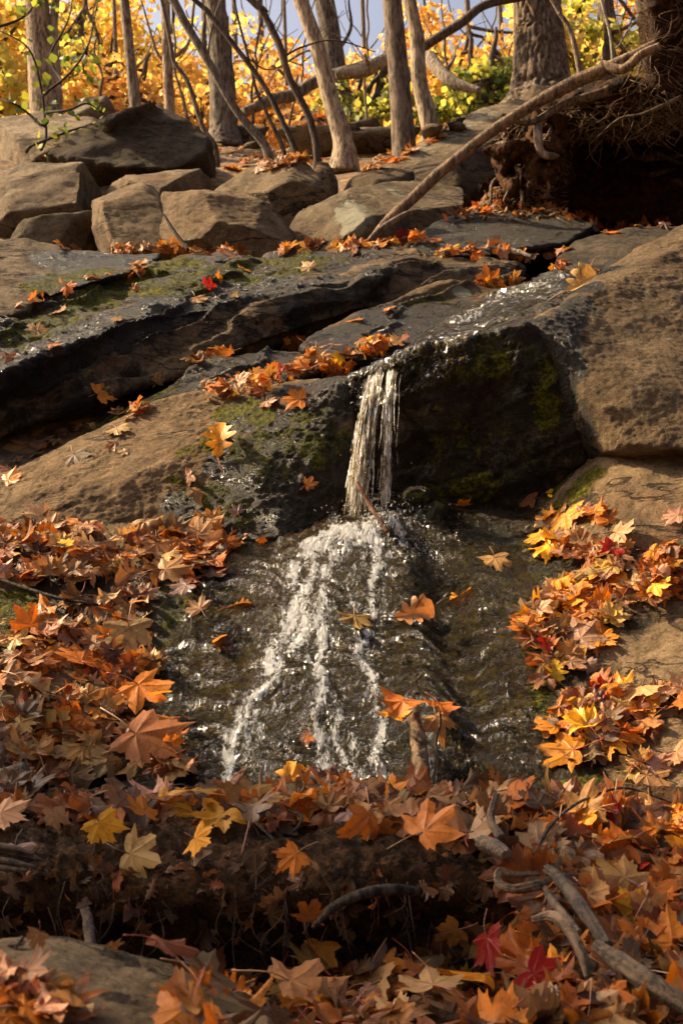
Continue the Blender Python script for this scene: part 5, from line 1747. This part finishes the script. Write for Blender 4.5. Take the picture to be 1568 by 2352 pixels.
# the dam and the foreground
fill('along the top of the foreground bank', [(-60, 1870), (200, 1860), (500, 1825), (800, 1815), (1060, 1830), (1300, 1850), (1640, 1890), (1640, 1990), (1100, 1950), (950, 1925), (820, 1890), (600, 1905), (400, 1880), (170, 1900), (-60, 1895)], 380, DAMW, layers=.04, tilt=.30, size=(.04, .11))
fill('on the right slope of the foreground bank', [(1110, 1950), (1640, 1900), (1640, 2380), (1250, 2380), (1230, 2230), (1330, 2230), (1290, 2130), (1180, 2060)], 320, DAMW, layers=.04, tilt=.28, size=(.045, .11))
fill('on the ground along the bottom of the picture', [(420, 2250), (700, 2240), (860, 2250), (1010, 2200), (1130, 2130), (1330, 2200), (1330, 2400), (420, 2400)], 250, DAMW, layers=.035, tilt=.28, size=(.045, .115))
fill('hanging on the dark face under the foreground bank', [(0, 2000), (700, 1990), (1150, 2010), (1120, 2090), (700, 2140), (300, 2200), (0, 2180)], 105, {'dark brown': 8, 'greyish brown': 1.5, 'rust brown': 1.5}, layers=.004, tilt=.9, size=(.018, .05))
fill('over the corner boulder at bottom left', [(-20, 2235), (90, 2260), (180, 2300), (230, 2352), (-20, 2370)], 34, {'tan': 4, 'pale tan': 3, 'orange': 2, 'rust brown': 2}, layers=.03, tilt=.5, size=(.035, .055))
# ledges and grooves further up
line('along the leaf ledge above the great slab', [(140, 570), (300, 572), (450, 578), (560, 578)], 40, LEDGE, spread=5, size=(.03, .06))
line('along the leaf ledge below the lichened boulder', [(640, 576), (750, 564), (860, 562), (1000, 552)], 55, LEDGE, spread=6, size=(.035, .07))
line('along the leaf ledge at right', [(1000, 580), (1120, 578), (1240, 584), (1300, 575)], 36, LEDGE, spread=6, size=(.035, .065))
line('below the root hollow', [(1030, 500), (1140, 485), (1290, 490), (1400, 520), (1540, 515)], 60, {'rust brown': 4, 'tan': 3, 'orange': 2, 'dark brown': 2}, spread=8, size=(.03, .06))
line('along the sunlit edge of the great slab', [(10, 715), (150, 660), (260, 632), (340, 612)], 16, LEDGE, spread=5, size=(.035, .06))
line('in the crevice right of the great slab', [(1090, 655), (1180, 645), (1300, 610)], 14, LEDGE, spread=7, size=(.035, .06))
line('in the groove above the pale dry boulder', [(10, 1090), (130, 1010), (250, 965), (350, 940)], 22, {'tan': 3, 'pale tan': 3, 'orange': 2, 'greyish brown': 2}, spread=9)
line('heaped in the groove left of the lip', [(490, 905), (600, 890), (700, 850), (800, 825), (890, 795)], 95, LEDGE, spread=13, size=(.035, .065), layers=.05, tilt=.6)
line('on the narrow wet rib', [(420, 830), (500, 815), (600, 795), (700, 790)], 18, LEDGE, spread=7)
line('between the boulders of the upper row', [(390, 550), (420, 570), (350, 565)], 14, {'rust brown': 3, 'tan': 3, 'pale tan': 2}, spread=12, size=(.04, .07))
fill('on the hillside between the tree feet', [(490, 300), (700, 262), (900, 235), (1080, 240), (1000, 330), (880, 390), (700, 380), (520, 400), (490, 350)], 300, {'golden': 3, 'orange': 4, 'pale tan': 5, 'tan': 5}, size=(.06, .11), layers=.02)
fill('among the torn roots', [(1050, 490), (1120, 400), (1250, 300), (1280, 480)], 45, {'rust brown': 3, 'tan': 3, 'dark brown': 2}, size=(.03, .06), layers=.01, tilt=.7)

CAMFACE = {(115, 1795), (815, 855), (1352, 625), (735, 2190), (680, 1978), (1212, 2180), (1225, 2265), (88, 2170), (1130, 560), (740, 820), (1450, 2150), (1430, 1962), (1390, 2010), (228, 1905)}
CAP = {(925, 1612): .07, (1008, 1620): .05, (900, 1640): .03, (1000, 1650): .02}
hs, _ = hit(955, 1655)
Ys = hs.y - .05
for x, y, w_, cn, kd, z in HERO:
    if (x, y) in CAP:
        add_leaf(x, y, z, cn, px_w=w_, kind=kd, tilt=.2, off=.005, base=(P(x, y, Ys - .03 - CAP[x, y]), Vector((lr.gauss(0, .2), -.62, .80))), hero=True, spin=math.pi + lr.gauss(0, .8), variant=6 + lr.randrange(3))
        continue
    add_leaf(x, y, z, cn, px_w=w_ * (.96 if kd == 'maple' else .9), kind=kd, tilt=.13, variant=lr.randrange(5) if kd == 'maple' else None, off=.10 if 'red' in cn and y > 1840 else .066 if y > 1840 or (x < 480 and 1220 < y < 1790) else .022 if 1200 < x and 1150 < y < 1800 else .008,
             normal='cam' if (x, y) in CAMFACE else None, hero=True, spin=math.pi + lr.gauss(0, .6) if (x, y) in CAMFACE else None, flat=True)
# the 300 that show largest are things of their own, the rest is litter
stub_h, stub_n = hit(960, 1640)
for L in LEAVES:
    L['rank'] = L['big'] * (1 + 8 * L['off']) + (1 if L['hero'] else 0)
ORDER = sorted(range(len(LEAVES)), key=lambda i: -LEAVES[i]['rank'])
SOLO = [LEAVES[i] for i in ORDER[:300]]
REST = [LEAVES[i] for i in ORDER[300:]]
def leaf_matrix(L):
    return Matrix.Translation(L['p']) @ (L['R'].to_4x4() @ Matrix.Scale(L['s'], 4))


KIND_WORD = {'maple': 'maple leaf', 'oak': 'oak leaf', 'oval': 'small oval leaf'}
by = {}
for L in LEAVES:
    L['xy'] = pix(L['p'])
    by.setdefault((L['cn'], L['kind'], L['zone']), []).append(L)
SHAPE = lambda L: 'curled' if L['kind'] == 'maple' and L['v'] >= 9 else 'flat'
used_labels = {}


def label_leaf(L):
    kw, cn, z = KIND_WORD[L['kind']], L['cn'], L['zone']
    fam = by[L['cn'], L['kind'], z]
    if len(fam) == 1:
        return f'{cn} {kw} {z}'
    for nm, key in (('largest', lambda q: -q['s'] / q['p'].y), ('leftmost', lambda q: q['xy'][0]), ('rightmost', lambda q: -q['xy'][0]), ('topmost', lambda q: q['xy'][1]), ('lowest', lambda q: -q['xy'][1])):
        if min(fam, key=key) is L:
            return f'{nm} {cn} {kw} {z}'
    sub = [q for q in fam if SHAPE(q) == SHAPE(L)]
    for nm, key in (('largest', lambda q: -q['s'] / q['p'].y), ('leftmost', lambda q: q['xy'][0]), ('rightmost', lambda q: -q['xy'][0]), ('topmost', lambda q: q['xy'][1]), ('lowest', lambda q: -q['xy'][1])):
        if min(sub, key=key) is L:
            return f'{nm} {SHAPE(L)} {cn} {kw} {z}'
    xs = sorted(q['xy'][0] for q in fam)
    return f'{SHAPE(L)} {cn} {kw} {z}'


STEM_COL = [(.30, .05, .02), (.22, .07, .03), (.34, .16, .06), (.12, .05, .03)]
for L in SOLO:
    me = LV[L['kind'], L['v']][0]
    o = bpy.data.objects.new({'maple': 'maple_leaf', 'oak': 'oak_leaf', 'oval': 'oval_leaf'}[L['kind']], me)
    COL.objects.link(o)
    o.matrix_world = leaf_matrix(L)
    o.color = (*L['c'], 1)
    z = L['zone']
    tag(o, label_leaf(L), 'leaf', 'fallen autumn leaves ' + z if not L['hero'] else 'single fallen autumn leaves')
    if L['kind'] != 'oval':
        s = bpy.data.objects.new('stem', STEMV[L['st']][0])
        COL.objects.link(s)
        s.parent = o
        s.color = (*STEM_COL[L['st']], 1)
MBV, MBF, MBC, MBN, k = [], [], [], [], 0
for L in REST:
    _, V, Fs, vein = LV[L['kind'], L['v']]
    M = np.array(leaf_matrix(L))
    parts = [(V, Fs, tuple(L['c']), vein)]
    if lr.random() < .5:
        _, V2, F2 = STEMV[L['st']]
        parts.append((V2, F2, STEM_COL[L['st']], np.zeros(len(V2))))
    for V_, F_, c_, v_ in parts:
        MBV.append(V_ @ M[:3, :3].T + M[:3, 3])
        MBF += [tuple(i + k for i in f) for f in F_]
        MBC.append(np.repeat(np.array([c_]), len(V_), 0))
        MBN.append(v_)
        k += len(V_)
me = new_mesh('leaf_litter', np.vstack(MBV), MBF)
col_attr(me, 'lc', np.vstack(MBC))
me.attributes.new('vein', 'FLOAT', 'POINT').data.foreach_set('value', np.concatenate(MBN).astype(np.float32))
smooth_me(me)
tag(link('leaf_litter', me, M_LITTER), 'fallen maple and oak leaves heaped on the banks and ledges', 'leaf litter', kind='stuff')

# ------------------------------------------------------------------ sticks, stubs and driftwood of the foreground


def stick(name, label, pts, radii, tint, mat=None, cat='twig', extra=(), n=40, sides=8, rough=.12, lift=None, parent_name='stem', wob=.01, rscale=16, furrow=0):
    q = []
    for a in pts:
        if len(a) == 3:
            q.append(P(*a))
        else:
            h, nn = hit(*a)
            q.append(h + nn * (lift or .02) if nn.dot(h - ORIG) < 0 else h - nn * (lift or .02))
    root = empty(name, q[0], label, cat)
    MB().tube(q, radii, n=n, sides=sides, rough=rough, rscale=rscale, seed=int(pts[0][0]), wob=wob, furrow=furrow).build(parent_name, mat or M_BARK, root, color=tint)
    for ep, er in extra:
        MB().tube([P(*a) for a in ep], er, n=16, sides=6, rough=.12, rscale=16, wob=wob).build('side_twig', mat or M_BARK, root, color=tint)
    return root


stick('wood_stub', 'upright bark covered stub standing in the cascade under orange leaves', [(974, 1850, Ys - .22), (972, 1780, Ys - .17), (962, 1710, Ys - .12), (948, 1648, Ys - .07), (938, 1622, Ys - .05)], [.018, .020, .021, .017, .012], (.34, .23, .14), cat='stub', rough=.55, rscale=40, sides=18, n=90,
      extra=[([(1000, 1700, Ys - .08), (1012, 1660, Ys - .08), (1010, 1620, Ys - .08)], [.004, .004, .003]), ([(1000, 1700, Ys - .08), (1002, 1750, Ys - .12), (998, 1800, Ys - .16)], [.004, .004, .003])], parent_name='bark')
stick('wood_stick', 'reddish brown stick standing in the fall where it lands', [(818, 1108, 4.86), (845, 1160, 4.82), (868, 1195, 4.79), (886, 1222, 4.77)], [.006, .008, .009, .008], (.36, .17, .09), cat='stick', rough=.25)
stick('twig', 'dark twig lying across the top of the left leaf bank', [(-30, 1338), (60, 1362), (150, 1390), (222, 1408)], [.007, .006, .004], (.10, .07, .05), lift=.03)
stick('twig', 'thin arching grey twig over the right of the foreground bank', [(1225, 1962, 3.05), (1260, 1895, 3.1), (1330, 1838, 3.2), (1428, 1806, 3.3), (1510, 1828, 3.3), (1580, 1856, 3.3)], [.004, .004, .0035, .003, .002], (.17, .135, .10), wob=.006)
stick('twig', 'short straight grey twig sticking up near the right edge of the bank', [(1425, 1935, 3.15), (1480, 1900, 3.18), (1526, 1866, 3.2)], [.006, .006, .005], (.24, .18, .13), wob=.004)
stick('twig', 'slanting dark twig leaning on the foreground bank below the cascade', [(872, 1740, 3.65), (915, 1790, 3.58), (965, 1838, 3.5), (1000, 1870, 3.45)], [.003, .004, .005], (.08, .055, .04))
stick('twig', 'curved dark root on the dark face under the centre of the bank', [(720, 2130, 2.92), (765, 2085, 2.9), (830, 2055, 2.9), (900, 2045, 2.94), (960, 2050, 3.0)], [.006, .010, .011, .012, .010], (.12, .085, .06), cat='root', wob=.006)
stick('twig', 'brown stick standing against the dark face at left', [(196, 2090, 2.98), (200, 2150, 2.94), (208, 2200, 2.92), (214, 2245, 2.9)], [.010, .012, .013, .013], (.20, .14, .095), cat='stick', rough=.2, mat=M_WOOD)
stick('twig', 'long thin twig between the leaves of the bank, centre left', [(520, 1852, 3.3), (580, 1885, 3.2), (630, 1930, 3.12)], [.004, .0035, .003], (.12, .08, .055))
stick('twig', 'thin twig in the leaves of the bank below the cascade', [(660, 1860, 3.3), (690, 1880, 3.2), (670, 1915, 3.1)], [.003, .0035, .003], (.10, .07, .05))
stick('driftwood', 'knotted bleached root curling out of the right of the bank', [(1262, 2020, 2.86), (1230, 2032, 2.82), (1180, 2040, 2.82), (1148, 2025, 2.84), (1150, 2000, 2.86), (1180, 2006, 2.86), (1240, 2004, 2.88)], [0.0078, 0.0101, 0.0094, 0.0078, 0.0086, 0.0070, 0.0047], (0.217, 0.138, 0.072), furrow=.34, mat=M_WOOD, cat='driftwood', rough=.3, sides=30, n=90)
stick('driftwood', 'grey driftwood pole running down the right slope', [(1255, 1995, 2.92), (1310, 2060, 2.82), (1350, 2110, 2.74), (1395, 2170, 2.66)], [0.0094, 0.0148, 0.0140, 0.0101], (0.114, 0.078, 0.045), furrow=.34, mat=M_WOOD, cat='driftwood', rough=.25, sides=30, n=90)
stick('driftwood', 'splintered pale driftwood beside the grey pole', [(1240, 2030, 2.84), (1290, 2095, 2.74), (1330, 2140, 2.68)], [0.0062, 0.0094, 0.0055], (0.176, 0.114, 0.061), furrow=.34, mat=M_WOOD, cat='driftwood', rough=.35, sides=30, n=90)
stick('driftwood', 'bleached broken wood hooking over behind the deep red leaf', [(1222, 2112, 2.66), (1262, 2105, 2.64), (1300, 2130, 2.6), (1335, 2190, 2.56), (1350, 2245, 2.54)], [0.0062, 0.0117, 0.0117, 0.0101, 0.0062], (0.238, 0.161, 0.094), furrow=.34, mat=M_WOOD, cat='driftwood', rough=.3, sides=30, n=90)
stick('driftwood', 'long weathered grey log running into the bottom right corner', [(1368, 2172, 2.62), (1420, 2210, 2.56), (1490, 2255, 2.5), (1590, 2310, 2.45)], [0.0109, 0.0203, 0.0203, 0.0172], (0.176, 0.120, 0.068), furrow=.34, mat=M_WOOD, cat='driftwood', rough=.3, sides=30, n=90)
stick('driftwood', 'broken block of grey wood among the leaves, centre right', [(1102, 1932, 3.0), (1135, 1946, 2.96), (1168, 1968, 2.92)], [0.0140, 0.0187, 0.0140], (0.186, 0.130, 0.079), furrow=.34, mat=M_WOOD, cat='driftwood', rough=.3, sides=30, n=90)
stick('driftwood', 'upright forked piece of brown wood in the leaves, right of centre', [(1150, 1925, 2.98), (1128, 1880, 3.05), (1140, 1820, 3.1)], [0.0094, 0.0094, 0.0070], (0.135, 0.081, 0.042), furrow=.34, mat=M_WOOD, cat='driftwood', rough=.3, sides=26, n=80)
stick('driftwood', 'splintered rotten log end at the left edge of the bank', [(-60, 1948, 2.99), (0, 1956, 2.97), (60, 1972, 2.96), (96, 1982, 2.955)], [0.0172, 0.0187, 0.0125, 0.0023], (0.083, 0.047, 0.022), furrow=.34, mat=M_WOOD, cat='driftwood', rough=.7, sides=30, n=90,
      extra=[([(-40, 1972, 2.95), (30, 1980, 2.94), (88, 1992, 2.93)], [.008, .008, .002]), ([(-40, 1938, 2.96), (40, 1950, 2.95), (84, 1962, 2.94)], [.006, .007, .002]), ([(-40, 1985, 2.94), (20, 1996, 2.93), (70, 2000, 2.92)], [.007, .006, .002])])
stick('driftwood', 'mossy log end poking in at the left edge below the leaf bank', [(-40, 1798, 3.75), (20, 1786, 3.73), (62, 1762, 3.72)], [.028, .028, .02], (.24, .19, .12), cat='driftwood', rough=.3, sides=14)
stick('twig', 'small forked black twig in the wet beside the left leaf bank', [(432, 1470), (440, 1435), (438, 1405)], [.003, .005, .003], (.07, .05, .035), lift=.015)
# fine rootlets and threads hanging on the dark face
th = MB()
for k in range(60):
    x, y = rt.uniform(0, 1120), rt.uniform(1985, 2120)
    h, nn = hit(x, y)
    if h is None:
        continue
    p = h + Vector((0, -.015, 0))
    L = rt.uniform(.03, .13)
    r = rt.uniform(.0006, .0018)
    th.tube([p, p + Vector((rt.gauss(0, .015), -.012, -L * .5)), p + Vector((rt.gauss(0, .03), .0, -L))], [r, r, r * .5], n=8, sides=4)
o = th.build('hanging_rootlets', M_BARK, None, color=(.22, .13, .07))
tag(o, 'fine pale rootlets hanging on the dark face under the bank', 'rootlets', kind='stuff')

# rubble on the hillside: each stone its own
rs = random.Random(8)
for k in range(60):
    x, y = rs.uniform(490, 1090), rs.uniform(235, 372)
    h, nn = hit(x, y)
    if h is None or h.y > 14.5 or h.y < 9.7 or (600 < x < 780 and y > 300):
        continue
    w_ = rs.uniform(.08, .28) * (1 + .5 * (h.y > 11))
    bm = bmesh.new()
    hull_into(bm, [h + Vector((rs.gauss(0, w_ * .6), rs.gauss(0, w_ * .5), rs.gauss(.02, w_ * .28))) for _ in range(13)])
    me = remeshed('stone', bm, .03, 1)
    rough_rock(me, .02, 4, .5, k)
    col_attr(me, 'wm', np.zeros((len(me.vertices), 3)))
    smooth_me(me)
    o = link('stone', me, M_ROCK, color=rs.choice([(1.0, .92, .8), (.8, .72, .62), (.6, .54, .46)]))
    tag(o, 'angular stone half buried in leaves between the tree feet', 'stone', 'stones on the hillside between the trees')
